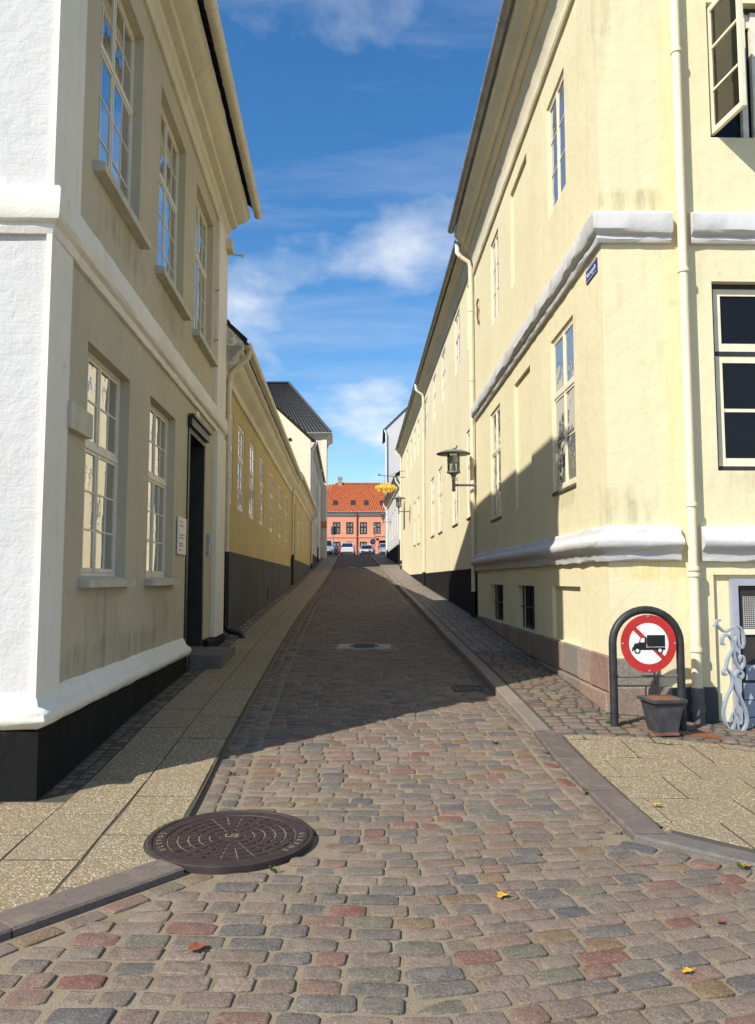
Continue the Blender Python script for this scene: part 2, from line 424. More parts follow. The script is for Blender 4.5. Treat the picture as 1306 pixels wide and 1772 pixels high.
XL = [(4.3, -.99), (4.6, -1.10), (5.13, -1.17), (6.41, -1.25), (7.84, -1.31), (12.5, -1.55), (22.4, -1.96), (45, -2.75), (79, -3.91), (90, -4.3)]
XR = [(4.79, 1.5), (5.54, 1.47), (7.3, 1.41), (8.8, 1.34), (12, 1.27), (14.8, 1.18), (20.7, 1.06), (33.9, .81), (60, .13), (79, -.6), (90, -1.0)]
def xl(y): return interp(XL, y) if y > 4.3 else -.99 - (4.3 - y) * .83
def xr(y): return interp(XR, y) if y > 4.79 else 1.5 + (4.79 - y) * 1.11
MH = (-.85, 4.77, .475)

# ------------------------------------------------------------------ materials
import numpy as np
YEL = (.74, .66, .42)
plaster('plaster_white', (.585, .575, .555), (.52, .48, .42), brick=.16, var=.04, stain=.35, lump=.5)
plaster('plaster_beige', (.50, .445, .32), (.33, .285, .20), brick=.38, var=.07, stain=.75, spots=[((-.07, 1.6, 1.15), (.4, .75, .45), (.27, .235, .165), .45), ((-.18, 3.8, 1.15), (.4, .75, .45), (.27, .235, .165), .45), ((-.1, 2.0, 4.75), (.4, 1.0, .3), (.30, .26, .18), .6), ((-.2, 4.2, 4.75), (.4, 1.0, .3), (.30, .26, .18), .6), ((-.1, 2.0, .85), (.4, 3.4, .22), (.28, .25, .18), .6)])
plaster('plaster_mustard', (.52, .40, .19), (.60, .51, .31), brick=.12, var=.08, stain=.5)
plaster('plaster_yellow', YEL, (.50, .43, .26), brick=.10, var=.05, stain=.6, warm=(.76, .645, .36), spots=[((.32, -.0, 5.28), (.62, .3, .26), (.42, .39, .21), .75), ((.05, -.0, 7.5), (.16, .3, 1.1), (.45, .40, .22), .6), ((.05, .0, 2.02), (.62, .4, .40), (.43, .39, .24), .55), ((.70, .0, 4.5), (.14, .3, 4.5), (.76, .60, .27), .5), ((.45, .0, 1.45), (.6, .3, .16), (.66, .50, .14), .6), ((-.04, 1.7, 2.35), (.3, .8, .22), (.5, .42, .22), .6), ((.5, .0, .62), (.5, .3, .3), (.5, .44, .3), .5), ((1.8, .0, 2.35), (.8, .3, .2), (.5, .43, .26), .6)])
plaster('plaster_yellow_far', (.74, .66, .43), (.60, .52, .3), brick=.08, var=.05, stain=.3)
plaster('plaster_cream', (.82, .72, .52), (.6, .52, .38), brick=.3, var=.05)
plaster('plaster_pale_pink', (.76, .60, .47), (.6, .5, .4), brick=.2, var=.05)
plaster('plaster_salmon', (.70, .31, .19), (.55, .27, .18), brick=.1, var=.06, stain=.3)
plaster('plaster_plinth_black', (.012, .012, .012), (.03, .029, .027), brick=.3, var=.3, stain=.5)
plaster('plaster_plinth_grey', (.085, .085, .085), (.15, .14, .13), brick=.2, var=.2, stain=.6)
plaster('moulding_white', (.57, .56, .54), (.46, .41, .35), brick=0, var=.05, stain=.4)
plaster('moulding_bright', (.78, .74, .645), (.50, .44, .34), brick=0, var=.06, stain=.5)
plaster('moulding_cream', (.64, .59, .46), (.38, .33, .25), brick=0, var=.08, stain=.6)
plaster('cornice_yellow', (.72, .64, .44), (.45, .40, .30), brick=0, var=.08, stain=.6)
simple('window_white', (.72, .665, .53), .5, .08); simple('window_cream', (.78, .70, .50), .45, .06)
simple('window_dark', (.035, .03, .028), .5, .3); simple('sill', (.52, .48, .37), .8, .15)
simple('sill_dark', (.10, .085, .06), .7, .3)
simple('gutter_cream', (.66, .60, .45), .5, .1, 3); simple('gutter_grey', (.26, .265, .26), .5, .2, 3, bmp=.05)
simple('pipe_cream', (.78, .67, .46), .45, .06, 3); simple('pipe_white', (.78, .77, .74), .5, .06, 3); simple('pipe_black', (.012, .012, .012), .45, .3); simple('pipe_grey', (.12, .115, .11), .6, .25)
simple('black_paint', (.010, .0095, .009), .35, .3, spec=.5); simple('door_frame_dark', (.03, .026, .022), .45, .3)
simple('sign_red', (.45, .026, .022), .4, .12, bmp=.03); simple('sign_white', (.74, .73, .70), .4, .07, bmp=.02); simple('sign_black', (.012, .012, .013), .45, .2, bmp=.02)
simple('sign_blue', (.02, .035, .18), .35, .1, bmp=.02); simple('sign_bluebright', (.02, .10, .42), .35, .1); simple('sign_orange', (.62, .17, .06), .5, .1); simple('sign_grey', (.34, .36, .38), .5, .1)
simple('hoop_black', (.028, .028, .029), .5, .35, 12, bmp=.2); simple('steel', (.55, .55, .54), .35, .1, metallic=.8); simple('bracket_grey', (.13, .135, .14), .5, .15)
simple('pot_lead', (.055, .055, .06), .55, .4, 9, bmp=.3); simple('rust', (.20, .075, .03), .9, .3, 14, bmp=.5); simple('soil_rust', (.22, .10, .045), .95, .3, 14, bmp=.6)
simple('rail_bluegrey', (.30, .335, .38), .5, .12, 10); simple('door_grey', (.33, .35, .40), .55, .1); simple('lattice', (.40, .39, .36), .6, .1)
simple('lamp_metal', (.17, .165, .15), .5, .2); simple('gold', (.85, .55, .10), .4, .12, metallic=.35, bmp=.05)
simple('iron_cover', (.050, .034, .030), .6, .25, 14, metallic=.25, bmp=.5, bscale=160); simple('cover_sand', (.26, .20, .13), .95, .25, 20, bmp=.4)
simple('concrete', (.34, .33, .31), .9, .15, 8, bmp=.4); simple('step_stone', (.14, .125, .11), .85, .25, 10, bmp=.5)
simple('asphalt', (.10, .098, .095), .9, .15, 8, bmp=.5); simple('earth', (.20, .17, .12), .95, .2, 2)
simple('leaf_yellow', (.62, .34, .035), .6, .25, 40); simple('leaf_brown', (.22, .075, .03), .7, .3, 40); simple('weed_green', (.07, .14, .02), .7, .4, 60, bmp=0)
simple('plaque_white', (.74, .71, .64), .45, .05); simple('plaque_text', (.30, .28, .25), .6, .1)
simple('curtain', (.55, .54, .50), .9, .1, 20)
simple('roof_dark', (.022, .022, .024), .45, .3, 4, bmp=.2); simple('roof_orange', (.42, .115, .035), .8, .25, 3, bmp=.3); simple('roof_grey', (.05, .05, .05), .7, .25, 5)
simple('flaked_render', (.55, .53, .47), .9, .5, 12, bmp=.6); simple('chimney_stone', (.30, .28, .20), .9, .25, 6, bmp=.5)
simple('tyre', (.015, .015, .015), .9, .1); simple('rim', (.45, .45, .46), .35, .1, metallic=.7); simple('tail_lamp', (.45, .02, .02), .25, .1, bmp=0); simple('head_lamp', (.75, .76, .78), .15, .05, bmp=0)
for nm, c in (('car_white', (.78, .78, .77)), ('car_silver', (.42, .44, .45)), ('car_silver_light', (.55, .57, .58)), ('car_greyblue', (.34, .38, .42)), ('car_dark', (.02, .03, .055))): simple(nm, c, .28, .03, 2, .3, bmp=0, spec=.5)
simple('car_trim', (.02, .02, .022), .5, .1, bmp=0)
glass('glass_street', 8.0, (.05, .048, .042), .0045); glass('glass_front', .5, (.010, .010, .010), .006); glass('glass_pale', 2.0, (.20, .20, .19), .01); glass('glass_far', 2.5, (.10, .105, .11), .01)
glass('glass_car', 1.5, (.012, .014, .016), .0); glass('glass_lamp', 1.5, (.50, .47, .36), .0)
SETT = [(0, (.172, .118, .086)), (.15, (.142, .113, .085)), (.28, (.20, .142, .104)), (.40, (.108, .096, .083)), (.52, (.176, .132, .088)), (.63, (.085, .083, .080)), (.70, (.185, .098, .068)), (.79, (.128, .116, .078)), (.87, (.175, .066, .045)), (.915, (.225, .165, .12)), (.96, (.175, .105, .045))]
stone('sett_stone', SETT, bmp=.85, rough=.85); stone('sett_mass', SETT, island=True, bmp=.85, rough=.85)
GRAN = [(0, (.34, .22, .165)), (.25, (.28, .20, .16)), (.45, (.38, .27, .21)), (.62, (.25, .19, .16)), (.8, (.31, .17, .125)), (.92, (.24, .22, .20))]
stone('granite', GRAN, grain=70); 
KERB = [(0, (.22, .18, .15)), (.3, (.26, .21, .16)), (.6, (.20, .17, .14)), (.85, (.28, .22, .17))]
stone('kerb_granite', KERB, grain=150, bmp=.35)
stone('kerb_dark', [(0, (.105, .078, .072)), (.5, (.125, .095, .085))], grain=200, bmp=.25); stone('kerb_slate', [(0, (.085, .085, .09)), (.5, (.10, .10, .10))], grain=200, bmp=.25)
PAVE = [(0, (.24, .205, .165)), (.2, (.29, .23, .175)), (.4, (.20, .18, .155)), (.6, (.27, .24, .20)), (.75, (.23, .165, .13)), (.9, (.32, .28, .22))]
stone('pave_stone', PAVE); stone('pave_mass', PAVE, island=True)
aggregate('aggregate')
def joint_mat():
    m, k = new_mat('joint_sand')
    p = k.node('ShaderNodeNewGeometry').outputs['Position']
    a = k.noise(p, 2.2, 5, .65); b = k.noise(p, 160, 3, .6); c3 = k.noise(p, .55, 3)
    c = k.mix(k.maprange(a, .35, .65), (.235, .19, .125), (.33, .27, .19))
    c = k.mix(k.maprange(b, .4, .65, 0, .6), c, (.13, .105, .07))
    moss = k.math('MULTIPLY', k.maprange(k.noise(p, 1.7, 6, .7), .56, .66), k.maprange(c3, .42, .6))
    c = k.mix(k.math('MULTIPLY', moss, .75), c, (.06, .075, .022))
    setin(k, 'Base Color', c); setin(k, 'Roughness', .95); setin(k, 'Specular IOR Level', .1)
    bump(k, b, .8, .006); MATS['joint_sand'] = m
    m, k = new_mat('joint_dark')
    p = k.node('ShaderNodeNewGeometry').outputs['Position']; b = k.noise(p, 120, 3, .6)
    c = k.mix(k.maprange(k.noise(p, 2.5, 5), .4, .62), (.075, .062, .045), (.055, .06, .025))
    setin(k, 'Base Color', c); setin(k, 'Roughness', .95); bump(k, b, .8, .006); MATS['joint_dark'] = m
joint_mat()

# ------------------------------------------------------------------ the ground, the road and its setts
def sheet(name, ys, fx0, fx1, nx, fz, mat, label):
    b = MB(); rows = []
    for y in ys:
        a, e = fx0(y), fx1(y)
        rows.append([(a + (e - a) * i / nx, y, fz(a + (e - a) * i / nx, y)) for i in range(nx + 1)])
    n = nx + 1
    b.add([p for r in rows for p in r], [(i * n + j, i * n + j + 1, i * n + n + j + 1, i * n + n + j) for i in range(len(ys) - 1) for j in range(nx)])
    return tag(b.build(name, mat, None, True), label, None, None, 'structure')
def frange(a, b, st):
    n = max(1, int(round((b - a) / st))); return [a + (b - a) * i / n for i in range(n + 1)]
GY = [-200, -100, -50, -20, -8] + frange(-4, 100, 1) + [115, 140, 200, 320, 600]
sheet('ground', GY, lambda y: -300, lambda y: 300, 60, lambda x, y: gz(y) - .20 - .4 * sstep(2.2, 5, abs(x)) * (1 if y < 86 else 0), 'earth', 'earth under and around the old town street')
road = sheet('road', frange(-4, 12, .25) + frange(12.5, 91, .5), lambda y: -9 if y < 5 else xl(y) - .12, lambda y: 9 if y < 5 else xr(y) + .08, 24, lambda x, y: g(x, y) - .008, 'joint_sand', 'sandy joints between the setts of the climbing street')

def sett_variant(seed, n=10):
    r = random.Random(seed); e = r.uniform(.20, .34)
    base = []
    for i in range(n):
        a = 2 * math.pi * (i + .5) / n + r.uniform(-.1, .1); c, s_ = math.cos(a), math.sin(a)
        base.append((math.copysign(abs(c) ** e, c) * .5 * r.uniform(.93, 1.0), math.copysign(abs(s_) ** e, s_) * .5 * r.uniform(.92, 1.0)))
    vs = []
    for z, k in ((-.040, 1.0), (-.007, .99), (-.0015, .945), (.0, .85)):
        for (x, y) in base: vs.append((x * k, y * k, z + (r.uniform(-.0025, .0025) if z > -.02 else 0)))
    vs.append((0, 0, .002))
    fs = [(l * n + i, l * n + (i + 1) % n, (l + 1) * n + (i + 1) % n, (l + 1) * n + i) for l in range(3) for i in range(n)] + [(3 * n + i, 3 * n + (i + 1) % n, 4 * n) for i in range(n)]
    return vs, fs
VAR = [sett_variant(i) for i in range(28)]
LOWV = ([(-.5, -.5, -.04), (.5, -.5, -.04), (.5, .5, -.04), (-.5, .5, -.04), (-.44, -.43, 0), (.44, -.43, 0), (.44, .43, 0), (-.44, .43, 0)], [(4, 5, 6, 7), (0, 1, 5, 4), (1, 2, 6, 5), (2, 3, 7, 6), (3, 0, 4, 7)])
def smooth_me(me, ang=75):
    me.polygons.foreach_set('use_smooth', [True] * len(me.polygons)); me.set_sharp_from_angle(angle=R(ang))
def var_mesh(kind, i, mat):
    nm = kind + '_shape_%d' % i
    if nm in bpy.data.meshes: return bpy.data.meshes[nm]
    me = bpy.data.meshes.new(nm); me.from_pydata(*[VAR[i][0], [], VAR[i][1]]); me.materials.append(MATS[mat]); smooth_me(me); return me
def lay(stones, parent, pname, mat1, mat2, mname, nmax=300, far=24):
    """stones: (x, y, z, w, d, angle, tilt_x, tilt_y); the nmax largest in view as parts, the rest as one mass"""
    def vis(s_): return s_[1] > 2.7 and abs(s_[0]) < .53 * s_[1] + .1
    order = sorted(stones, key=lambda s_: (not vis(s_), s_[1] + .02 * abs(s_[0])))
    for q in order[:nmax]:
        x, y, z, w, d, a, tx, ty = q
        M = Matrix.Translation((x, y, z)) @ Matrix.Rotation(a, 4, 'Z') @ Matrix.Rotation(tx, 4, 'X') @ Matrix.Rotation(ty, 4, 'Y') @ Matrix.Diagonal((w, d, 1, 1))
        inst(pname, var_mesh(pname, random.randrange(len(VAR)), mat1), parent, M)
    V = []; Fc = []; off = 0; cache = {}
    for q in order[nmax:]:
        x, y, z, w, d, a, tx, ty = q
        if y > far: vs, fs = LOWV
        else: vs, fs = random.choice(VAR)
        arr = cache.get(id(vs))
        if arr is None: arr = cache[id(vs)] = np.array(vs)
        c, s_ = math.cos(a), math.sin(a); X = arr[:, 0] * w; Y = arr[:, 1] * d
        V.append(np.stack([x + X * c - Y * s_, y + X * s_ + Y * c, z + arr[:, 2] + Y * tx - X * ty], 1))
        Fc += [tuple(i + off for i in f) for f in fs]; off += len(vs)
    if V:
        me = bpy.data.meshes.new(mname); me.from_pydata(np.concatenate(V).tolist(), [], Fc); me.materials.append(MATS[mat2]); smooth_me(me)
        o = bpy.data.objects.new(mname, me); C.objects.link(o); o.parent = parent; o['kind'] = 'stuff'

stones = []
def put(x, y, w, d, a, rise=0.0, lst=None):
    (stones if lst is None else lst).append((x, y, g(x, y) + rise + random.gauss(0, .0028), w, d, a + random.gauss(0, .02), random.gauss(0, .018) + (gz(y + .1) - gz(y - .1)) / .2, random.gauss(0, .018)))
COVERS = [(-.22, 13.4, .46, .30), (1.08, 9.55, .20, .20)]
def blocked(x, y, m=.07):
    if (x - MH[0]) ** 2 + (y - MH[1]) ** 2 < (MH[2] + m) ** 2: return True
    return any(abs(x - a) < e + m and abs(y - b) < f + m for a, b, e, f in COVERS)
y0 = 1.2
while y0 < 86:
    pitch = random.uniform(.112, .130)
    if y0 < 5.4:
        fan = 1 - sstep(2.6, 5.6, y0)
        yy = lambda x: y0 + .26 * max(0, x - .2) * fan - .05 * min(0, x) * fan + .02 * math.sin(x * 1.7 + y0 * .9)
        lo_, hi_ = -4.2, 4.2
    else:
        yy = lambda x: y0 + .022 * math.sin(x * 1.9 + y0 * .7) - .02 * (x - .1)
        lo_, hi_ = xl(y0) + .27, xr(y0) - .14
    x = lo_ - random.uniform(0, .1) if y0 < 5.4 else lo_
    while x < hi_ - .05:
        w = random.choice((random.uniform(.17, .23), random.uniform(.19, .265), random.uniform(.13, .19)))
        if y0 >= 5.4 and x + w > hi_ - .09: w = max(.1, hi_ - x)
        cx = x + w / 2; cy = yy(cx)
        ok = (xl(cy) + .13 + (.10 if cy < 4.4 else .12) < cx < xr(cy) - .12 - (.1 if cy < 4.8 else 0)) and not blocked(cx, cy)
        if ok:
            a = math.atan2(yy(cx + .05) - yy(cx - .05), .1)
            put(cx, cy, w - random.uniform(.006, .014), pitch - random.uniform(.004, .012), a)
        x += w
    y0 += pitch
def along(f, ya, yb, offx, lst, wid=.115, rise=0):
    y = ya
    while y < yb:
        L = random.uniform(.15, .24); yc = y + L / 2; sl = (f(yc + .1) - f(yc - .1)) / .2
        x = f(yc) + offx
        if not blocked(x, yc, .03): put(x, yc, L - .015, wid - random.uniform(0, .012), math.pi / 2 - math.atan(sl), rise, lst)
        y += L
along(xl, 5.25, 86, .065, stones, .12); along(xl, 5.25, 86, .195, stones, .12); along(xr, 4.9, 86, -.07, stones, .12)
def flared(p, q, n_off, lst):
    p, q = Vector(p), Vector(q); t = (q - p).normalized(); nn = Vector((-t.y, t.x)) * n_off; L = (q - p).length; s_ = 0
    while s_ < L:
        w = random.uniform(.15, .24); c = p + t * (s_ + w / 2) + nn
        if not blocked(c.x, c.y, .05): put(c.x, c.y, w - .015, .115, math.atan2(t.y, t.x), 0, lst)
        s_ += w
flared((-.93, 4.36), (-3.4, 1.4), .075, stones); flared((1.45, 4.82), (4.2, 2.36), -.075, stones)
lay(stones, road, 'sett', 'sett_stone', 'sett_mass', 'distant_setts')

# square beyond the crest
sq = sheet('square', frange(86, 104, 1) + [110, 130, 170], lambda y: -60 if y > 91 else xl(y) - 1.6 - (y - 86) * .1, lambda y: 60 if y > 91 else xr(y) + 3, 30, lambda x, y: gz(y) - .006 if y < 91 else gz(y) - .02, 'asphalt', 'grey asphalt square at the top of the street')

# ------------------------------------------------------------------ kerbs
def kerb_stone(parent, p, q, w, h0, h1, mat, side=1, z_at=None):
    """one kerb block from p to q (its road-side edge), width w to the pavement side"""
    p, q = Vector(p), Vector(q); t = (q - p).normalized(); n = Vector((-t.y, t.x)) * side; gap = .004
    p = p + t * gap; q = q - t * gap; b = .012; rnd = lambda: random.gauss(0, .002)
    def ring(off0, off1, dz):
        out = []
        for (e, o) in ((p, off0), (q, off0), (q, off1), (p, off1)):
            c = e + n * o; base = e; out.append((c.x + rnd(), c.y + rnd(), g(base.x, base.y) + dz + ((rise_r(base.y) - rise_r((p.y + q.y) / 2)) if dz > 0 and side == -1 and base.x > 0 else 0) + rnd() * .6))
        return out
    r0 = ring(0, w, -.12); r1 = ring(0, w, h1 - b); r2 = ring(b, w - b, h1)
    m = MB().add(r0 + r1 + r2, [(0, 1, 5, 4), (1, 2, 6, 5), (2, 3, 7, 6), (3, 0, 4, 7), (4, 5, 9, 8), (5, 6, 10, 9), (6, 7, 11, 10), (7, 4, 8, 11), (8, 9, 10, 11)])
    return m.build('kerb_stone', mat, parent)
rk = empty('right_kerb', (1.45, 5, 0)); tag(rk, 'raised granite kerb along the right side of the street', None, None, 'structure')
def rise_r(y): return .035 + .065 * sstep(6.4, 10, y)
pts = [(1.50, 4.79), (1.47, 5.66), (1.425, 6.5), (1.41, 7.28)]
for a, b in zip(pts, pts[1:]): kerb_stone(rk, a, b, .205, 0, rise_r((a[1] + b[1]) / 2), 'kerb_dark', -1)
y = 7.28
while y < 86:
    L = random.uniform(.8, 1.15); kerb_stone(rk, (xr(y), y), (xr(y + L), y + L), .16, 0, rise_r(y + L / 2), 'kerb_granite', -1); y += L
p = Vector((1.50, 4.79)); dv = Vector((.743, -.669))
for i in range(4):
    kerb_stone(rk, p + dv * (i * .95), p + dv * (i * .95 + .95), .21, 0, .032, 'kerb_slate', 1)
lk = empty('left_kerb', (-1.2, 4.3, 0)); tag(lk, 'dark flared kerb at the left street corner', None, None, 'structure')
p = Vector((-.93, 4.37)); dv = Vector((-.64, -.768))
for i in range(5): kerb_stone(lk, p + dv * (i * .9 + .12), p + dv * (i * .9 + 1.02), .215, 0, .036, 'kerb_dark', -1)

# ------------------------------------------------------------------ pavements
def clip(poly, hp):
    """keep a*x+b*y+c >= 0"""
    a, b, c = hp; out = []
    for i in range(len(poly)):
        P, Q = poly[i], poly[(i + 1) % len(poly)]; fp = a * P[0] + b * P[1] + c; fq = a * Q[0] + b * Q[1] + c
        if fp >= 0: out.append(P)
        if (fp >= 0) != (fq >= 0): t = fp / (fp - fq); out.append((P[0] + (Q[0] - P[0]) * t, P[1] + (Q[1] - P[1]) * t))
    return out
def line_hp(p, q):  # left of p->q is kept
    dx, dy = q[0] - p[0], q[1] - p[1]; return (-dy, dx, dy * p[0] - dx * p[1])
def area(p): return abs(sum(p[i][0] * p[(i + 1) % len(p)][1] - p[(i + 1) % len(p)][0] * p[i][1] for i in range(len(p)))) / 2
def slab(parent, poly, rise, mat='aggregate', name='paving_slab'):
    if len(poly) < 3 or area(poly) < .003: return
    cx = sum(p[0] for p in poly) / len(poly); cy = sum(p[1] for p in poly) / len(poly); ti = random.gauss(0, .002); dz = random.gauss(0, .0015)
    def ring(sh, z):
        o = []
        for (x, y) in poly:
            dx, dy = cx - x, cy - y; l = math.hypot(dx, dy) or 1; o.append((x + dx / l * sh, y + dy / l * sh, g(x, y) + rise + z + dz + ti * (x - cx)))
        return o
    a, b, c = ring(.013, -.05), ring(.013, -.003), ring(.016, 0); n = len(poly)
    MB().add(a + b + c, [(l * n + i, l * n + (i + 1) % n, (l + 1) * n + (i + 1) % n, (l + 1) * n + i) for l in range(2) for i in range(n)] + [tuple(range(2 * n, 3 * n))]).build(name, mat, parent)
LW = [(5.52, -2.36), (14.0, -2.76), (33.4, -3.62), (55, -4.55), (77, -5.45), (90, -5.9)]
def wl(y): return interp(LW, y)
lp = sheet('left_pavement', frange(0, 5.6, .1) + frange(5.8, 30, .2) + frange(30.5, 88, .5), lambda y: -7 if y < 5.6 else wl(y) - .3, lambda y: (xl(y) - .02 if y > 4.3 else -1.22 - (4.3 - y) * .83), 12, lambda x, y: g(x, y) + .0235, 'joint_dark', 'left pavement of washed concrete slabs')
def xm(y): return xl(y) - .035 if y > 5.13 else -1.205 + (5.13 - y) * .06
nslab = 0
for col in range(4):
    y = 1.0 + (.37 if col % 2 else 0)
    while y < 80:
        L = .76; ya, yb = y, y + L
        wid = lambda yy: min(.64, max(.40, (xl(yy) - wl(yy) - .32) / 2.0)) if yy > 5.5 else .43
        def edge(k, yy): return xm(yy) - k * wid(yy)
        poly = [(edge(col + 1, ya), ya), (edge(col, ya), ya), (edge(col, yb), yb), (edge(col + 1, yb), yb)]
        if col >= 2 and yb > 5.4:
            if ya > 5.4: break
            poly = clip(poly, (0, -1, 5.43))
        if yb < 5.5 or ya < 4.6: poly = clip(poly, line_hp((-1.175, 4.36), (-3.6, 1.44))[:3] if False else tuple(-q for q in line_hp((-1.155, 4.38), (-3.6, 1.45))))
        if ya < 5.6 and len(poly) > 2:   # trimmed to the manhole frame
            dense = [(p_[0] + (q_[0] - p_[0]) * t / 10, p_[1] + (q_[1] - p_[1]) * t / 10) for p_, q_ in zip(poly, poly[1:] + poly[:1]) for t in range(10)]
            if any((p_[0] - MH[0]) ** 2 + (p_[1] - MH[1]) ** 2 < .485 ** 2 for p_ in dense):
                out = []
                for p_ in dense:
                    v = Vector((p_[0] - MH[0], p_[1] - MH[1])); out.append(p_ if v.length > .485 else (MH[0] + v.x / v.length * .485, MH[1] + v.y / v.length * .485))
                poly = out
        if len(poly) > 2 and nslab < 300: slab(lp, poly, .028); nslab += 1
        y += L
for col in (4, 5, 6, 7):
    y = 1.0 + (.37 if col % 2 else 0)
    while y < 5.4:
        poly = clip([(xm(y) - .43 * (col + 1), y), (xm(y) - .43 * col, y), (xm(y + .76) - .43 * col, y + .76), (xm(y + .76) - .43 * (col + 1), y + .76)], (0, -1, 5.43))
        if len(poly) > 2: poly = clip(poly, tuple(-q for q in line_hp((-1.155, 4.38), (-3.6, 1.45))))
        if len(poly) > 2: slab(lp, poly, .028)
        y += .76
strip = []
yy_ = 5.6
while yy_ < 80:
    L = random.uniform(.09, .13); yc = yy_ + L / 2
    w0 = wl(yc) + .07; w1 = xm(yc) - 2 * min(.64, max(.40, (xl(yc) - wl(yc) - .32) / 2.0)) - .01
    n = max(1, int(round((w1 - w0) / .1)))
    if w1 - w0 > .05:
        for i in range(n): put(w0 + (w1 - w0) * (i + .5) / n, yc, (w1 - w0) / n - .008, L - .01, 0, .024, strip)
    yy_ += L
lay(strip, lp, 'sett', 'pave_stone', 'pave_mass', 'wall_strip_setts', 150)

RW = [(8.0, 2.33), (17.4, 2.17), (52, 1.60), (56, 1.72), (75, 1.04), (90, .5)]
def wr(y): return interp(RW, y)
def rz_(x, y): return g(x, y) + rise_r(y)
rp = sheet('right_pavement', frange(0, 8.2, .1) + frange(8.4, 30, .2) + frange(30.5, 88, .5), lambda y: xr(y) + .13 if y > 4.9 else xr(y) + .25, lambda y: 8 if y < 8.2 else wr(y) + .3, 48, lambda x, y: rz_(x, y) - .006, 'joint_dark', 'right pavement of setts and washed concrete slabs')
# washed slabs in front of the corner
hp_k = line_hp((1.622, 7.3), (1.712, 4.86)); hp_c = line_hp((1.62, 4.99), (4.6, 2.31))
y = 2.0; row = 0
while y < 7.3:
    x = 1.2 + (.30 if row % 2 else 0)
    while x < 5:
        poly = [(x, y + .10 * (x - 1.6) * 0), (x + .60, y), (x + .60, y + .50), (x, y + .50)]
        poly = clip(poly, (0, -1, 7.12))
        for hp in (hp_k, hp_c):
            if len(poly) > 2: poly = clip(poly, hp)
        if len(poly) > 2: slab(rp, poly, rise_r(y + .25) + 0)
        x += .60
    y += .50; row += 1
rs = []
y = 7.15
while y < 86:
    pitch = random.uniform(.10, .125)
    x0_ = xr(y) + .175; x1_ = (wr(y) - .07 if y > 7.95 else (4.6 if y > 7.2 else 4.6))
    x = x0_
    while x < x1_ - .03:
        w = random.uniform(.12, .19); w = min(w, x1_ - x)
        rise = rise_r(y)
        if not (y < 7.95 and x > 2.5 and y > 7.9): put(x + w / 2, y + .012 * math.sin(3 * x + y), w - .012, pitch - .012, 0, rise, rs)
        x += w
    y += pitch
lay(rs, rp, 'sett', 'pave_stone', 'pave_mass', 'distant_setts')

# ------------------------------------------------------------------ house helpers
def downpipe(house, pts, r, mat, collars=(), lower=None, lowmat='pipe_black', n=12):
    """pipe with collars; lower = number of trailing points in the dark foot"""
    p = MB().tube(pts, r, n).build('downpipe', mat, house, True, angle=50)
    for (x, y, z) in collars:
        MB().lathe([(r, -.02), (r + .012, -.02), (r + .014, .0), (r + .012, .02), (r, .02)], n, (x, y, z)).build('pipe_collar', mat, p, True, angle=50)
    if lower: MB().tube(lower, r + .010, n).build('pipe_foot', lowmat, p, True, angle=50)
    return p
def bend(a, b, c, n=5, k=.35):
    """rounded corner points between a-b-c"""
    a, b, c = Vector(a), Vector(b), Vector(c); p = b + (a - b).normalized() * min(k, (a - b).length * .5); q = b + (c - b).normalized() * min(k, (c - b).length * .5)
    return [tuple(((1 - t) ** 2) * p + 2 * t * (1 - t) * b + t * t * q) for t in [i / n for i in range(n + 1)]]
def pantiles(mb, e0, e1, r0, r1, cols, rows, amp=.035):
    """corrugated tile slope between an eave edge e0-e1 and a ridge edge r0-r1"""
    e0, e1, r0, r1 = map(Vector, (e0, e1, r0, r1)); n = ((e1 - e0).cross(r0 - e0)).normalized()
    if n.z < 0: n = -n
    vs = []; sub = 4; N = cols * sub
    for j in range(rows + 1):
        for st in (0, 1):
            if (j == 0 and st == 1) or (j == rows and st == 0): pass
            t = j / rows; lift = .0 if st == 0 else .018
            for i in range(N + 1):
                u = i / N; p = (e0.lerp(e1, u)).lerp(r0.lerp(r1, u), t); ph = (i % sub) / sub
                vs.append(p + n * (amp * math.cos(2 * math.pi * ph) + lift))
    m = N + 1; R_ = 2 * (rows + 1)
    mb.add(vs, [(k * m + i, k * m + i + 1, (k + 1) * m + i + 1, (k + 1) * m + i) for k in range(R_ - 1) for i in range(N)])
    return mb
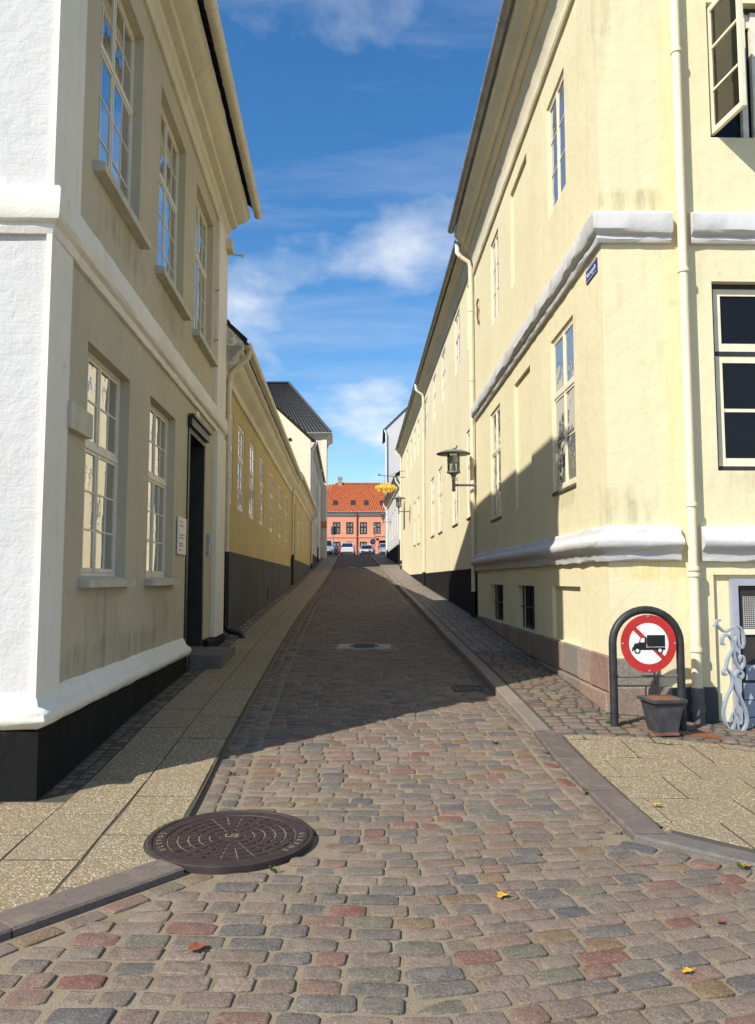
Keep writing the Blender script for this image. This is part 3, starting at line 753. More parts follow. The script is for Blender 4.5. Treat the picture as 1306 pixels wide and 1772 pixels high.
def doorleaf(house, F, s0, s1, z0, z1, d, mat, zt=None, gm='glass_front', handle='gold'):
    w = s1 - s0; b = MB().box(s0, s1, d, d + .045, z0, zt or z1, F); top = zt or z1
    dr = b.build('door', mat, house)
    for i in range(2):
        a0 = s0 + .10 + i * (w / 2 - .02); a1 = a0 + w / 2 - .18
        for (c0, c1) in ((z0 + .18, z0 + .8), (z0 + .95, top - .15)):
            MB().box(a0, a1, d + .047, d + .060, c0, c1, F).box(a0 + .05, a1 - .05, d + .062, d + .070, c0 + .05, c1 - .05, F).build('panel', mat, dr)
    MB().tube([F(s0 + w / 2 + .06, d + .05, z0 + 1.05), F(s0 + w / 2 + .06, d + .11, z0 + 1.05), F(s0 + w / 2 + .17, d + .11, z0 + 1.05)], .009, 8).build('handle', handle, dr, True)
    if zt:
        f = MB().box(s0, s1, d, d + .06, zt, zt + .07, F).box(s0, s0 + .06, d, d + .05, zt + .07, z1, F).box(s1 - .06, s1, d, d + .05, zt + .07, z1, F).box(s0 + .06, s1 - .06, d, d + .05, z1 - .06, z1, F).box((s0 + s1) / 2 - .02, (s0 + s1) / 2 + .02, d, d + .045, zt + .07, z1 - .06, F).build('transom_light', mat, house)
        for a0, a1 in ((s0 + .06, (s0 + s1) / 2 - .02), ((s0 + s1) / 2 + .02, s1 - .06)):
            inst('pane', pane_mesh(gm), f, F.mat((a0 + a1) / 2, d + .02, (zt + .07 + z1 - .06) / 2) @ Matrix.Diagonal((a1 - a0, z1 - zt - .13, .004, 1)))
    return dr

# ------------------------------------------------------------------ white corner house, left
LF = left_face((-2.36, 5.52), 588)
LN = Face(LF.P, (-LF.D[1], LF.D[0]), (-LF.D[0], -LF.D[1]))       # its front, running left from the corner
h1 = empty('corner_house', (*LF.P, .05), 'whitewashed two-storey corner house with beige street wall and black plinth', 'house')
L1 = 8.4
holes = [(.93, 2.25, 1.57, 3.53, .15), (3.10, 4.44, 1.57, 3.58, .15), (5.25, 6.62, .30, 3.68, .32), (1.02, 2.44, 5.10, 7.26, .15), (3.28, 4.74, 5.10, 7.30, .15), (5.56, 7.06, 5.10, 7.32, .15)]
b = MB(); wall_holes(b, LF, 0, L1, -.5, 8.15, holes, .15); b.build('street_wall', 'plaster_beige', h1)
b = MB(); wall_holes(b, LN, 0, 9, -.5, 8.15, [], .15)
b.quad(LF(L1, 0, -.5), LF(L1, 0, 8.15), LF(L1, -9, 8.15), LF(L1, -9, -.5)); b.quad(LF(0, -9, -.5), LF(0, -9, 8.15), LF(L1, -9, 8.15), LF(L1, -9, -.5))
b.build('wall', 'plaster_white', h1)
for (a, e, z0, z1, d) in ((-.03, .42, .6, 4.1, .03), (-.03, .55, 4.3, 7.66, .03), (7.45, 8.42, .6, 4.0, .07), (7.45, 8.42, 4.3, 7.66, .05)):
    MB().box(a, e, -.01, d, z0, z1, LF).build('pilaster', 'moulding_bright', h1)
cor = [LN.xy(9), LN.xy(0), LF.xy(L1)]
b = MB().sweep(cor, [(-.02, 4.02), (.035, 4.02), (.05, 4.06), (.045, 4.09), (.085, 4.11), (.10, 4.14), (.10, 4.32), (.09, 4.35), (-.02, 4.38)], -1, .14, .0035); b.build('string_course', 'moulding_bright', h1, True, angle=25)
MB().sweep([LN.xy(9), LN.xy(0), LF.xy(5.16)], [(-.02, .535), (.055, .535), (.085, .55), (.115, .58), (.125, .615), (.115, .65), (.08, .675), (.055, .69), (.045, .72), (.03, .76), (-.02, .79)], -1, .15, .004).build('base_moulding', 'moulding_bright', h1, True, angle=60)
b = MB().sweep([LN.xy(9), LN.xy(0), LF.xy(5.16)], [(-.02, -.4), (.075, -.4), (.07, .533), (-.02, .533)], -1, .3, .003); b.build('plinth', 'plaster_plinth_black', h1)
MB().sweep([LF.xy(6.72), LF.xy(L1)], [(-.02, -.2), (.10, -.2), (.10, .58), (.08, .62), (-.02, .63)], -1, .3, .003).build('plinth', 'plaster_plinth_black', h1)
CP = [(-.02, 7.62), (.04, 7.62), (.055, 7.66), (.055, 7.78), (.08, 7.80), (.10, 7.84), (.10, 7.88), (.20, 7.90), (.215, 7.93), (.215, 7.97), (.30, 7.99), (.37, 8.03), (.42, 8.09), (.44, 8.10), (.44, 8.14), (-.02, 8.16)]
MB().sweep([LF.xy(0), LF.xy(L1)], CP, -1, .2, .0025).build('cornice', 'moulding_cream', h1, True, angle=18)
gu = MB().sweep([LF.xy(0), LF.xy(L1)], gutter_prof(.585, 8.16, .075), -1).build('gutter', 'gutter_cream', h1, True, angle=50)
for i in range(12):
    a = .2 + i * .72; MB().sweep([LF.xy(a), LF.xy(a + .035)], gutter_prof(.585, 8.162, .082), -1).build('gutter_clip', 'gutter_cream', gu, True)
# gabled roof, ridge along the street
rz = 8.25 + 5.0 * math.tan(R(40))
rb = MB(); pantiles(rb, LF(-.02, .50, 8.25), LF(L1 + .05, .50, 8.25), LF(-.02, -4.5, rz), LF(L1 + .05, -4.5, rz), 38, 16, .02); rb.build('roof', 'roof_grey', h1)
MB().quad(LF(-.02, -4.5, rz), LF(L1 + .05, -4.5, rz), LF(L1 + .05, -9.4, 8.1), LF(-.02, -9.4, 8.1)).build('back_roof', 'roof_grey', h1)
for a in (.0, L1): MB().quad(LF(a, .02, 8.1), LF(a, -4.5, rz - .05), LF(a, -9, 8.1)).build('gable', 'plaster_white', h1)
for i, h in enumerate(holes):
    if i == 2: continue
    low = i < 2
    window(h1, LF, h[0], h[1], h[2], h[3], .15, .42 if low else .40, 2, (2, 2), (2, 3), 'window_white', 'glass_street', (.07, .085, .09) if low else (.10, .10, .10), 'sill')
# street door
f = MB(); a0, a1, zt = 5.25, 6.62, 3.68
f.box(a0, a0 + .10, -.30, .02, .5, zt, LF).box(a1 - .10, a1, -.30, .02, .5, zt, LF).box(a0 + .1, a1 - .1, -.30, .02, zt - .10, zt, LF)
f.box(a0 - .04, a1 + .04, .022, .07, zt - .02, zt + .10, LF).box(a0 - .06, a1 + .06, .02, .10, zt + .102, zt + .14, LF)
f.build('door_frame', 'door_frame_dark', h1)
doorleaf(h1, LF, a0 + .1, a1 - .1, .56, zt - .1, -.26, 'black_paint', zt=2.75)
MB().box(a0, a1, -.30, .05, .1, .555, LF).build('threshold', 'step_stone', h1)
MB().box(.40, .93, .002, .06, 2.70, 2.90, LF).build('wall_board', 'sill', h1)
pl = MB().box(4.62, 5.14, .012, .03, 1.88, 2.36, LF).build('name_plate', 'plaque_white', h1)
for i, (z, w) in enumerate(((2.30, .2), (2.25, .28), (2.13, .38), (2.09, .3), (2.02, .24), (1.99, .26), (1.93, .14))):
    MB().box(4.68, 4.68 + w, .0312, .0316, z - .008, z + .008, LF).build('text_line', 'plaque_text', pl)
np_ = MB().box(5.86, 6.06, .001, .012, 3.86, 4.0, LF).build('house_number', 'plaque_white', h1)
inst('digits', text_mesh('digits', '1', .11, 'sign_black'), np_, LF.mat(5.96, .0125, 3.93))
MB().box(6.92, 7.12, .001, .045, 1.96, 2.26, LF).box(6.95, 7.09, .046, .052, 2.10, 2.23, LF).build('bell_panel', 'sign_grey', h1)
# brackets, siren and stubs on the far pilaster under the cornice
MB().tube([LF(8.30, .05, 7.38), LF(8.30, .30, 7.36), LF(8.30, .34, 7.36)], [.02, .018, .05], 10).build('siren', 'gutter_cream', h1, True)
MB().box(8.1, 8.35, .05, .16, 7.40, 7.58, LF).build('cable_box', 'gutter_cream', h1)
for z in (5.5, 6.35): MB().tube([LF(7.35, .0, z), LF(7.35, .05, z), LF(7.35, .06, z + .03)], .008, 6).build('hook', 'rust', h1)

# ------------------------------------------------------------------ mustard single-storey house, left
L2P = LF.xy(L1, -.03); MF = left_face(L2P, 592); LEN2 = 19.4
h2 = empty('low_house', (*L2P, .45), 'mustard yellow low house with seven tall windows and grey plinth', 'house')
wins = [(.62, 1.62), (2.40, 3.45), (4.50, 5.55), (6.75, 7.80), (9.65, 10.80), (12.95, 14.15), (16.2, 17.3)]
holes = [(a, e, 3.0, 4.80, .07) for a, e in wins] + [(8.75, 9.15, 1.0, 1.35, .1)]
b = MB(); wall_holes(b, MF, 0, LEN2, -.2, 5.75, holes, .12); b.quad(MF(LEN2, 0, 0), MF(LEN2, 0, 5.7), MF(LEN2, -8, 5.7), MF(LEN2, -8, 0)); b.build('wall', 'plaster_mustard', h2)
b = MB(); wall_holes(b, Face(MF(0, .035, 0)[:2], MF.D, MF.N), 0, LEN2, -.2, 2.08, [(8.75, 9.15, 1.0, 1.35, .04)], .03, False); b.quad(MF(0, .035, 2.08), MF(LEN2, .035, 2.08), MF(LEN2, -.01, 2.09), MF(0, -.01, 2.09)); b.build('plinth', 'plaster_plinth_grey', h2)
for a, e in wins: window(h2, MF, a, e, 3.0, 4.80, .07, .40, 2, (1, 2), (1, 3), 'window_white', 'glass_street', None, per_pane=False, fw=.05, st=.045, gb=.028)
MB().box(8.75, 9.15, -.09, -.05, 1.0, 1.35, MF).build('cellar_hatch', 'black_paint', h2)
MB().sweep([MF.xy(0), MF.xy(LEN2)], [(-.02, 5.16), (.05, 5.18), (.06, 5.30), (.05, 5.33), (.07, 5.36), (.17, 5.43), (.24, 5.52), (.27, 5.60), (.32, 5.62), (.36, 5.66), (.36, 5.72), (-.02, 5.74)], -1, .3, .004).build('cornice', 'moulding_cream', h2, True, angle=32)
MB().sweep([MF.xy(-.0), MF.xy(LEN2)], gutter_prof(.44, 5.80, .075), -1).build('gutter', 'gutter_cream', h2, True, angle=50)
rb = MB(); pantiles(rb, MF(0, .42, 5.82), MF(LEN2, .42, 5.82), MF(0, -4, 10.2), MF(LEN2, -4, 10.2), 60, 14); rb.build('roof', 'roof_dark', h2)
MB().sweep([MF.xy(0), MF.xy(.12)], [(-.02, 5.1), (.08, 5.14), (.09, 5.34), (.20, 5.42), (.28, 5.54), (.31, 5.63), (.39, 5.68), (.39, 5.78), (.2, 5.98), (-.02, 6.2)], -1, .06, .004).build('gable_end', 'flaked_render', h2)
gx = MF(.35, .44, 5.74); wx = MF(.35, .075, 5.30)
downpipe(h2, [gx, MF(.35, .44, 5.66)] + bend(MF(.35, .44, 5.66), MF(.35, .40, 5.56), MF(.35, .12, 5.34)) + bend(MF(.35, .2, 5.40), MF(.35, .085, 5.28), MF(.35, .085, 4.0)) + [MF(.35, .085, 2.0)], .048, 'gutter_cream', [MF(.35, .085, z) for z in (2.4, 3.4, 4.6)], [MF(.35, .085, 2.05), MF(.35, .085, .9)] + bend(MF(.35, .085, .9), MF(.35, .085, .66), MF(.35, .35, .60)) + [MF(.35, .36, .60), MF(.35, .40, .50)])
# second low part, bending away
L3P = MF.xy(LEN2, .0); BF = left_face(L3P, 596); LEN3 = 19.5
h3 = empty('low_house', (*L3P, 1.3), 'mustard low house with a narrow street door, beyond the seven-window house', 'house')
wins = [(5.3, 6.5), (10.2, 11.4), (14.8, 16.0), (17.4, 18.6)]
holes = [(a, e, 3.3, 5.05, .07) for a, e in wins] + [(1.7, 2.9, 1.2, 4.95, .25)]
b = MB(); wall_holes(b, BF, 0, LEN3, .5, 5.95, holes, .12); b.quad(BF(LEN3, 0, 1), BF(LEN3, 0, 5.9), BF(LEN3, -8, 5.9), BF(LEN3, -8, 1)); b.build('wall', 'plaster_mustard', h3)
for a, e in wins: window(h3, BF, a, e, 3.3, 5.05, .07, .40, 2, (1, 2), (1, 3), 'window_white', 'glass_street', None, per_pane=False, fw=.05, st=.045, gb=.03)
doorleaf(h3, BF, 1.7, 2.9, 1.6, 4.95, -.2, 'door_frame_dark', zt=3.9)
MB().sweep([BF.xy(0), BF.xy(LEN3)], [(-.02, .3), (.035, .3), (.035, 2.45), (-.02, 2.46)], -1).build('plinth', 'plaster_plinth_grey', h3)
MB().sweep([BF.xy(.02), BF.xy(LEN3)], [(-.02, 5.36), (.05, 5.38), (.06, 5.50), (.07, 5.56), (.17, 5.63), (.24, 5.72), (.27, 5.80), (.32, 5.82), (.36, 5.86), (.36, 5.92), (-.02, 5.94)], -1).build('cornice', 'moulding_cream', h3, True, angle=32)
MB().sweep([BF.xy(.02), BF.xy(LEN3)], gutter_prof(.44, 6.0, .075), -1).build('gutter', 'gutter_cream', h3, True, angle=50)
rb = MB(); pantiles(rb, BF(0, .42, 6.02), BF(LEN3, .42, 6.02), BF(0, -4, 10.4), BF(LEN3, -4, 10.4), 50, 12); rb.build('roof', 'roof_dark', h3)
for a, top in ((.12, 5.92), (LEN3 - .2, 5.92)):
    downpipe(h3, [BF(a, .44, top)] + bend(BF(a, .44, top - .05), BF(a, .38, 5.74), BF(a, .12, 5.5)) + bend(BF(a, .2, 5.56), BF(a, .085, 5.4), BF(a, .085, 4.4)) + [BF(a, .085, 2.5)], .05, 'gutter_cream', (), [BF(a, .085, 2.6), BF(a, .085, gz(BF.xy(a)[1]) + .05)])

# ------------------------------------------------------------------ cream gabled house, left
CF = left_face((-4.55, 53.4), 597); LEN4 = 23
h4 = empty('gabled_house', (-4.55, 53.4, 2.2), 'cream gabled house with two round vents behind the low mustard houses', 'house')
holes = [(1.2 + i * 2.7, 2.3 + i * 2.7, 4.2, 6.0, .1) for i in range(8)] + [(1.2 + i * 2.7, 2.3 + i * 2.7, 7.7, 9.3, .1) for i in range(8)]
b = MB(); wall_holes(b, CF, 0, LEN4, 1.5, 11.0, holes, .1); b.quad(CF(LEN4, 0, 1), CF(LEN4, 0, 11), CF(LEN4, -12, 11), CF(LEN4, -12, 1)); b.build('street_wall', 'plaster_cream', h4)
MB().quad(CF(0, 0, 1.5), CF(0, 0, 11.0), CF(0, -6, 16.5), CF(0, -12, 11), CF(0, -12, 1.5)).build('gable_wall', 'plaster_cream', h4)
for (a, e, z0, z1, d) in holes: window(h4, CF, a, e, z0, z1, .1, .40, 2, (1, 1), (1, 2), 'window_white', 'glass_far', None, per_pane=False, fw=.06, st=.05, gb=.04)
for d, z in ((-1.4, 11.05), (-2.7, 12.55)):
    q = CF(-.02, d, z); MB().lathe([(.12, 0), (.12, .03), (.0, .03)], 12, (q[0], q[1] - .02, q[2]), 'Y').build('vent', 'black_paint', h4)
rb = MB(); pantiles(rb, CF(-.1, .35, 10.9), CF(LEN4, .35, 10.9), CF(-.1, -6, 16.6), CF(LEN4, -6, 16.6), 40, 12); rb.quad(CF(-.1, -6, 16.6), CF(LEN4, -6, 16.6), CF(LEN4, -12.3, 10.9), CF(-.1, -12.3, 10.9)); rb.build('roof', 'roof_dark', h4)
MB().sweep([CF.xy(0), CF.xy(LEN4)], [(-.02, 10.5), (.08, 10.52), (.22, 10.75), (.3, 10.86), (-.02, 10.9)], -1).build('cornice', 'moulding_cream', h4, True)
MB().sweep([CF.xy(0), CF.xy(LEN4)], gutter_prof(.40, 10.92, .08), -1).build('gutter', 'gutter_grey', h4, True)
for a in (.2, 13.0): downpipe(h4, [CF(a, .4, 10.85), CF(a, .3, 10.6), CF(a, .09, 10.3), CF(a, .09, gz(CF.xy(a)[1]) + 1.2)], .055, 'pipe_white', (), [CF(a, .09, gz(CF.xy(a)[1]) + 1.25), CF(a, .09, gz(CF.xy(a)[1]))])
MB().sweep([CF.xy(0), CF.xy(LEN4)], [(-.02, 1.5), (.03, 1.5), (.03, 3.4), (-.02, 3.4)], -1).build('plinth', 'plaster_plinth_grey', h4)

# ------------------------------------------------------------------ tall pale pink house with black hipped roof, left
h5 = empty('tall_house', (-4.98, 77, 3.5), 'tall pale pink house with a black glazed hipped roof', 'house')
x1, y0_, y1_, ze = -4.98, 77.0, 82.5, 15.8
SF = Face((x1, y0_), (-.05, .9987), (.9987, .05)); NF = Face((x1, y0_), (-1, 0), (0, -1))
holes = [(1.5 + i * 3.6, 2.7 + i * 3.6, 5.5 + j * 3.3, 7.6 + j * 3.3, .1) for i in range(1) for j in range(3)]
b = MB(); wall_holes(b, SF, 0, 5.5, 3, ze, holes, .1); wall_holes(b, NF, 0, 9, 3, ze, [], .1); b.quad(SF(5.5, 0, 3), SF(5.5, 0, ze), SF(5.5, -9, ze), SF(5.5, -9, 3)); b.build('wall', 'plaster_pale_pink', h5)
for (a, e, z0, z1, d) in holes: window(h5, SF, a, e, z0, z1, .1, .4, 2, (1, 1), (1, 2), 'window_white', 'glass_far', None, per_pane=False, fw=.06, st=.05, gb=.04)
MB().box(.0, .5, -.01, .05, 3.5, ze - .55, NF).build('pilaster', 'plaster_cream', h5)
MB().sweep([NF.xy(9), NF.xy(0), SF.xy(5.5)], [(-.02, ze - .5), (.06, ze - .5), (.1, ze - .25), (.3, ze - .1), (.38, ze), (-.02, ze + .02)], -1).build('cornice', 'moulding_cream', h5, True, angle=32)
MB().sweep([NF.xy(9), NF.xy(0), SF.xy(5.5)], gutter_prof(.46, ze + .06, .09), -1).build('gutter', 'gutter_cream', h5, True)
e0, e1 = NF(-.42, .42, ze + .08), NF(9.4, .42, ze + .08); ra, rb_ = NF(4.1, -2.75, 21.6), NF(8.0, -2.75, 21.6)
m = MB(); pantiles(m, e0, e1, ra, rb_, 28, 16, .05); m.build('roof', 'roof_dark', h5)
q0 = SF(5.9, .42, ze + .08); m = MB(); pantiles(m, e0, q0, ra, (ra[0] - .02, ra[1] + .05, ra[2]), 18, 16, .05); m.build('side_roof', 'roof_dark', h5)
MB().tube([tuple(Vector(e0) + Vector((0, 0, .06))), tuple(Vector(ra) + Vector((0, 0, .06)))], .12, 8).build('hip_ridge', 'roof_grey', h5, True)
MB().tube([tuple(Vector(ra) + Vector((0, 0, .05))), tuple(Vector(rb_) + Vector((0, 0, .05)))], .12, 8).build('ridge', 'roof_dark', h5, True)

# ------------------------------------------------------------------ yellow corner house, right
RF = right_face((2.33, 8.0), 630)
FF = Face(RF.P, (math.cos(.03), math.sin(.03)), (math.sin(.03), -math.cos(.03)))
h6 = empty('corner_house', (*RF.P, .2), 'pale yellow corner house with white string courses and granite base', 'house')
LR = 9.3; TOP = 9.4
holes = [(1.15, 2.27, 2.68, 4.68, .08), (3.58, 4.82, 2.70, 4.74, .045), (6.20, 7.32, 2.70, 4.76, .08), (1.34, 2.26, 6.36, 7.90, .08), (3.60, 4.94, 6.40, 8.05, .045), (6.16, 7.02, 6.44, 8.05, .08), (3.54, 4.84, .80, 1.46, .22), (6.14, 7.50, .80, 1.46, .22), (1.08, 2.44, .795, 1.47, .05)]
b = MB(); wall_holes(b, RF, 0, LR, -.3, TOP, holes, .13)
fh = [(1.15, 2.45, 2.66, 4.65, .14), (1.20, 2.40, 6.22, 7.74, .16), (1.06, 2.6, -.2, 1.60, .05)]
wall_holes(b, FF, 0, 5, -.3, TOP, fh, .14)
b.quad(FF(5, 0, -.3), FF(5, 0, TOP), RF(LR, -5, TOP), RF(LR, -5, -.3)); b.quad(RF(LR, 0, -.3), RF(LR, 0, TOP), RF(LR, -5, TOP), RF(LR, -5, -.3))
b.build('wall', 'plaster_yellow', h6)
rc = [RF.xy(LR), RF.xy(0), FF.xy(.72)]; rc2 = [FF.xy(.93), FF.xy(5)]
SP = [(-.02, 5.04), (.045, 5.04), (.06, 5.07), (.055, 5.11), (.095, 5.13), (.115, 5.16), (.115, 5.32), (.10, 5.35), (-.02, 5.39)]
for pth in (rc, rc2): MB().sweep(pth, SP, -1, .13, .0045).build('string_course', 'moulding_white', h6, True, angle=32)
BP = [(-.02, 1.735), (.05, 1.735), (.06, 1.76), (.062, 1.83), (.085, 1.85), (.13, 1.88), (.145, 1.925), (.135, 1.965), (.10, 1.99), (.075, 2.005), (.07, 2.05), (.055, 2.085), (-.02, 2.10)]
for pth in (rc, rc2): MB().sweep(pth, BP, -1, .13, .005).build('base_moulding', 'moulding_white', h6, True, angle=60)
CR = [(-.02, 8.36), (.04, 8.36), (.055, 8.40), (.05, 8.45), (.025, 8.47), (.03, 8.62), (.06, 8.76), (.10, 8.85), (.125, 8.88), (.125, 8.93), (.20, 8.96), (.22, 9.0), (.22, 9.05), (.30, 9.08), (.36, 9.15), (.41, 9.22), (.44, 9.24), (.44, 9.36), (-.02, 9.42)]
full = [RF.xy(LR), RF.xy(0), FF.xy(5)]
MB().sweep(full, CR, -1, .25, .003).build('cornice', 'cornice_yellow', h6, True, angle=18)
gu = MB().sweep(full, gutter_prof(.52, 9.40, .08), -1).build('gutter', 'gutter_grey', h6, True, angle=50)
for i in range(12): MB().sweep([RF.xy(.1 + i * .8), RF.xy(.14 + i * .8)], gutter_prof(.52, 9.402, .087), 1).build('gutter_clip', 'gutter_grey', gu, True)
rzz = 9.42 + 4.6 * math.tan(R(42)); rb = MB(); pantiles(rb, RF(LR, .44, 9.47), RF(-.44, .44, 9.47), RF(LR, -4.1, rzz), RF(4.1, -4.1, rzz), 40, 16, .02); rb.quad(RF(-.44, .44, 9.47), FF(5, .44, 9.47), FF(5, -4.1, rzz), RF(4.1, -4.1, rzz)); rb.quad(RF(LR, .4, 9.43), RF(LR, -4.1, rzz), RF(LR, -4.2, 9.4)); rb.build('roof', 'roof_grey', h6)
kw = dict(fmat='window_cream', gmat='glass_pale', sill=(.0, .05, .02), sillmat='sill_dark')
window(h6, RF, 1.15, 2.27, 2.68, 4.68, .08, .385, 2, (1, 1), (1, 2), **kw)
window(h6, RF, 6.20, 7.32, 2.70, 4.76, .08, .385, 2, (1, 1), (1, 2), **kw)
window(h6, RF, 1.34, 2.26, 6.36, 7.90, .08, None, 2, None, (1, 3), **{**kw, 'sill': None})
window(h6, RF, 6.16, 7.02, 6.44, 8.05, .08, None, 2, None, (1, 3), **{**kw, 'sill': None})
for (a, e) in ((3.54, 4.84), (6.14, 7.50)):    # barred cellar windows
    f = MB().box(a, e, -.215, -.15, .80, .85, RF).box(a, e, -.215, -.15, 1.41, 1.46, RF).box(a, a + .05, -.215, -.15, .85, 1.41, RF).box(e - .05, e, -.215, -.15, .85, 1.41, RF).build('cellar_window', 'window_dark', h6)
    inst('pane', pane_mesh('glass_front'), f, RF.mat((a + e) / 2, -.19, 1.13) @ Matrix.Diagonal((e - a - .1, .56, .004, 1)))
    for i in range(1, 6): MB().tube([RF(a + (e - a) * i / 6, -.06, .80), RF(a + (e - a) * i / 6, -.06, 1.46)], .012, 6).build('bar', 'hoop_black', f)
    MB().tube([RF(a, -.06, 1.13), RF(e, -.06, 1.13)], .010, 6).build('bar', 'hoop_black', f)
# granite blocks of the base
def granite(F, segs, z0, z1, d):
    for (a, e, za, zb) in segs:
        q = random.gauss(0, .006); bb = .012
        r0 = [F(a + .004, -.01, za), F(e - .004, -.01, za), F(e - .004, -.01, zb), F(a + .004, -.01, zb)]
        r1 = [F(a + .004, d + q - bb, za), F(e - .004, d + q - bb, za), F(e - .004, d + q - bb, zb), F(a + .004, d + q - bb, zb)]
        r2 = [F(a + .004 + bb, d + q + random.gauss(0, .003), za + bb), F(e - .004 - bb, d + q + random.gauss(0, .003), za + bb), F(e - .004 - bb, d + q + random.gauss(0, .003), zb - bb), F(a + .004 + bb, d + q + random.gauss(0, .003), zb - bb)]
        MB().add(r0 + r1 + r2, [(0, 1, 5, 4), (1, 2, 6, 5), (2, 3, 7, 6), (3, 0, 4, 7), (4, 5, 9, 8), (5, 6, 10, 9), (6, 7, 11, 10), (7, 4, 8, 11), (8, 9, 10, 11)]).build('granite_block', 'granite', h6)
s_ = .0; seg = []
for L in (.62, .48, .72, .55, .8, .62, .95, .58, .74, .85, .66, .9, .83):
    e = min(s_ + L, LR); seg.append((s_, e, .44 + random.uniform(-.012, .012), .785 + random.uniform(-.006, .006))); s_ = e
granite(RF, seg, 0, 0, .035)
s_ = .0; seg = []
for L in (.95, .7, 1.2, .85, 1.1, 1.3, .9, 1.2, 1.1):
    e = min(s_ + L, LR); seg.append((s_, e, -.1, .425)); s_ = e
granite(RF, seg, 0, 0, .055)
granite(FF, [(.0, .42, .50, .77), (.43, .47, .50, .77), (.0, .33, .02, .49), (.34, .60, -.1, .49)], 0, 0, .035)
MB().sweep([FF.xy(.47), FF.xy(1.06)], [(-.02, -.2), (.018, -.2), (.016, .48), (-.02, .482)], -1, .2, .002).build('plinth', 'plaster_plinth_grey', h6)
# front windows: dark frame, cream sashes
window(h6, FF, 1.15, 2.45, 2.66, 4.65, .14, .375, 1, (1, 1), (1, 2), 'window_dark', 'glass_front', None, fw=.05, st=.075, gb=.035, sashmat='window_cream')
fo = MB(); a0, a1, z0, z1 = 1.20, 2.40, 6.22, 7.74
fo.box(a0, a0 + .05, -.158, -.09, z0, z1, FF).box(a1 - .05, a1, -.158, -.09, z0, z1, FF).box(a0 + .05, a1 - .05, -.158, -.09, z0, z0 + .05, FF).box(a0 + .05, a1 - .05, -.158, -.09, z1 - .05, z1, FF)
fo = fo.build('window', 'window_dark', h6)
inst('pane', pane_mesh('glass_front'), fo, FF.mat((a0 + a1) / 2, -.15, (z0 + z1) / 2) @ Matrix.Diagonal((a1 - a0 - .1, z1 - z0 - .1, .004, 1)))
MB().box(1.60, 1.66, -.145, -.085, z0 + .05, z1 - .05, FF).box(1.72, 1.80, -.14, -.08, z0 + .05, z1 - .05, FF).box(1.66, 1.72, -.14, -.11, z1 - .2, z1 - .05, FF).build('inner_frame', 'window_white', fo)
# the casement that stands open, hinged at the left jamb
ang = R(82); hx = Vector(FF(a0 + .045, -.055, 0)); od = Vector((FF.D[0] * math.cos(ang) + FF.N[0] * math.sin(ang), FF.D[1] * math.cos(ang) + FF.N[1] * math.sin(ang)))
OF = Face((hx.x, hx.y), (od.x, od.y), (-od.y, od.x)); w = .56; za, zb = z0 + .05, z1 - .05
sb = MB().box(0, .055, -.02, .02, za, zb, OF).box(w - .055, w, -.02, .02, za, zb, OF).box(.055, w - .055, -.02, .02, za, za + .06, OF).box(.055, w - .055, -.02, .02, zb - .055, zb, OF)
for t in (1 / 3, 2 / 3): sb.box(.055, w - .055, -.014, .014, za + (zb - za) * t - .012, za + (zb - za) * t + .012, OF)
sb.build('open_sash', 'window_cream', fo)
def clear_glass():
    m, k = new_mat('glass_clear'); fr = k.node('ShaderNodeFresnel', {'IOR': 1.5}).outputs[0]
    mx = k.node('ShaderNodeMixShader', {0: k.math('MULTIPLY', fr, 1.8, clamp=True)}); t = k.node('ShaderNodeBsdfTransparent', {0: (.78, .80, .76, 1)}); gl = k.node('ShaderNodeBsdfGlossy', {'Roughness': .01})
    k.l.new(t.outputs[0], mx.inputs[1]); k.l.new(gl.outputs[0], mx.inputs[2]); k.l.new(mx.outputs[0], k.out.inputs[0]); MATS['glass_clear'] = m
clear_glass()
for j in range(3):
    c0 = za + .06 + (zb - za - .115) * j / 3; c1 = za + .06 + (zb - za - .115) * (j + 1) / 3
    inst('pane', pane_mesh('glass_clear'), fo, OF.mat(w / 2, 0, (c0 + c1) / 2) @ Matrix.Diagonal((w - .11, c1 - c0 - .02, .004, 1)))
# basement door in its recess
dd = MB().box(1.235, 1.30, -.045, .02, .0, 1.56, FF).box(1.30, 2.5, -.045, .02, 1.49, 1.56, FF).build('basement_door', 'door_grey', h6)
MB().box(1.30, 2.5, -.048, -.02, -.1, 1.49, FF).build('leaf', 'window_dark', dd)
lt = MB()
for i in range(14): lt.box(1.36 + i * .022, 1.368 + i * .022, -.019, -.012, 1.06, 1.38, FF)
for j in range(16): lt.box(1.36, 1.67, -.0115, -.006, 1.065 + j * .0205, 1.072 + j * .0205, FF)
o = lt.build('lattice', 'lattice', dd); o['kind'] = 'stuff'
MB().box(1.36, 1.7, -.0195, .004, 1.00, 1.055, FF).build('rail', 'window_white', dd); MB().box(1.36, 1.7, -.019, .002, .55, .70, FF).build('rail', 'door_grey', dd)
for j in range(3): MB().box(1.33, 1.7, -.019, .004, .02 + j * .17, .18 + j * .17, FF).build('board', 'door_grey', dd)
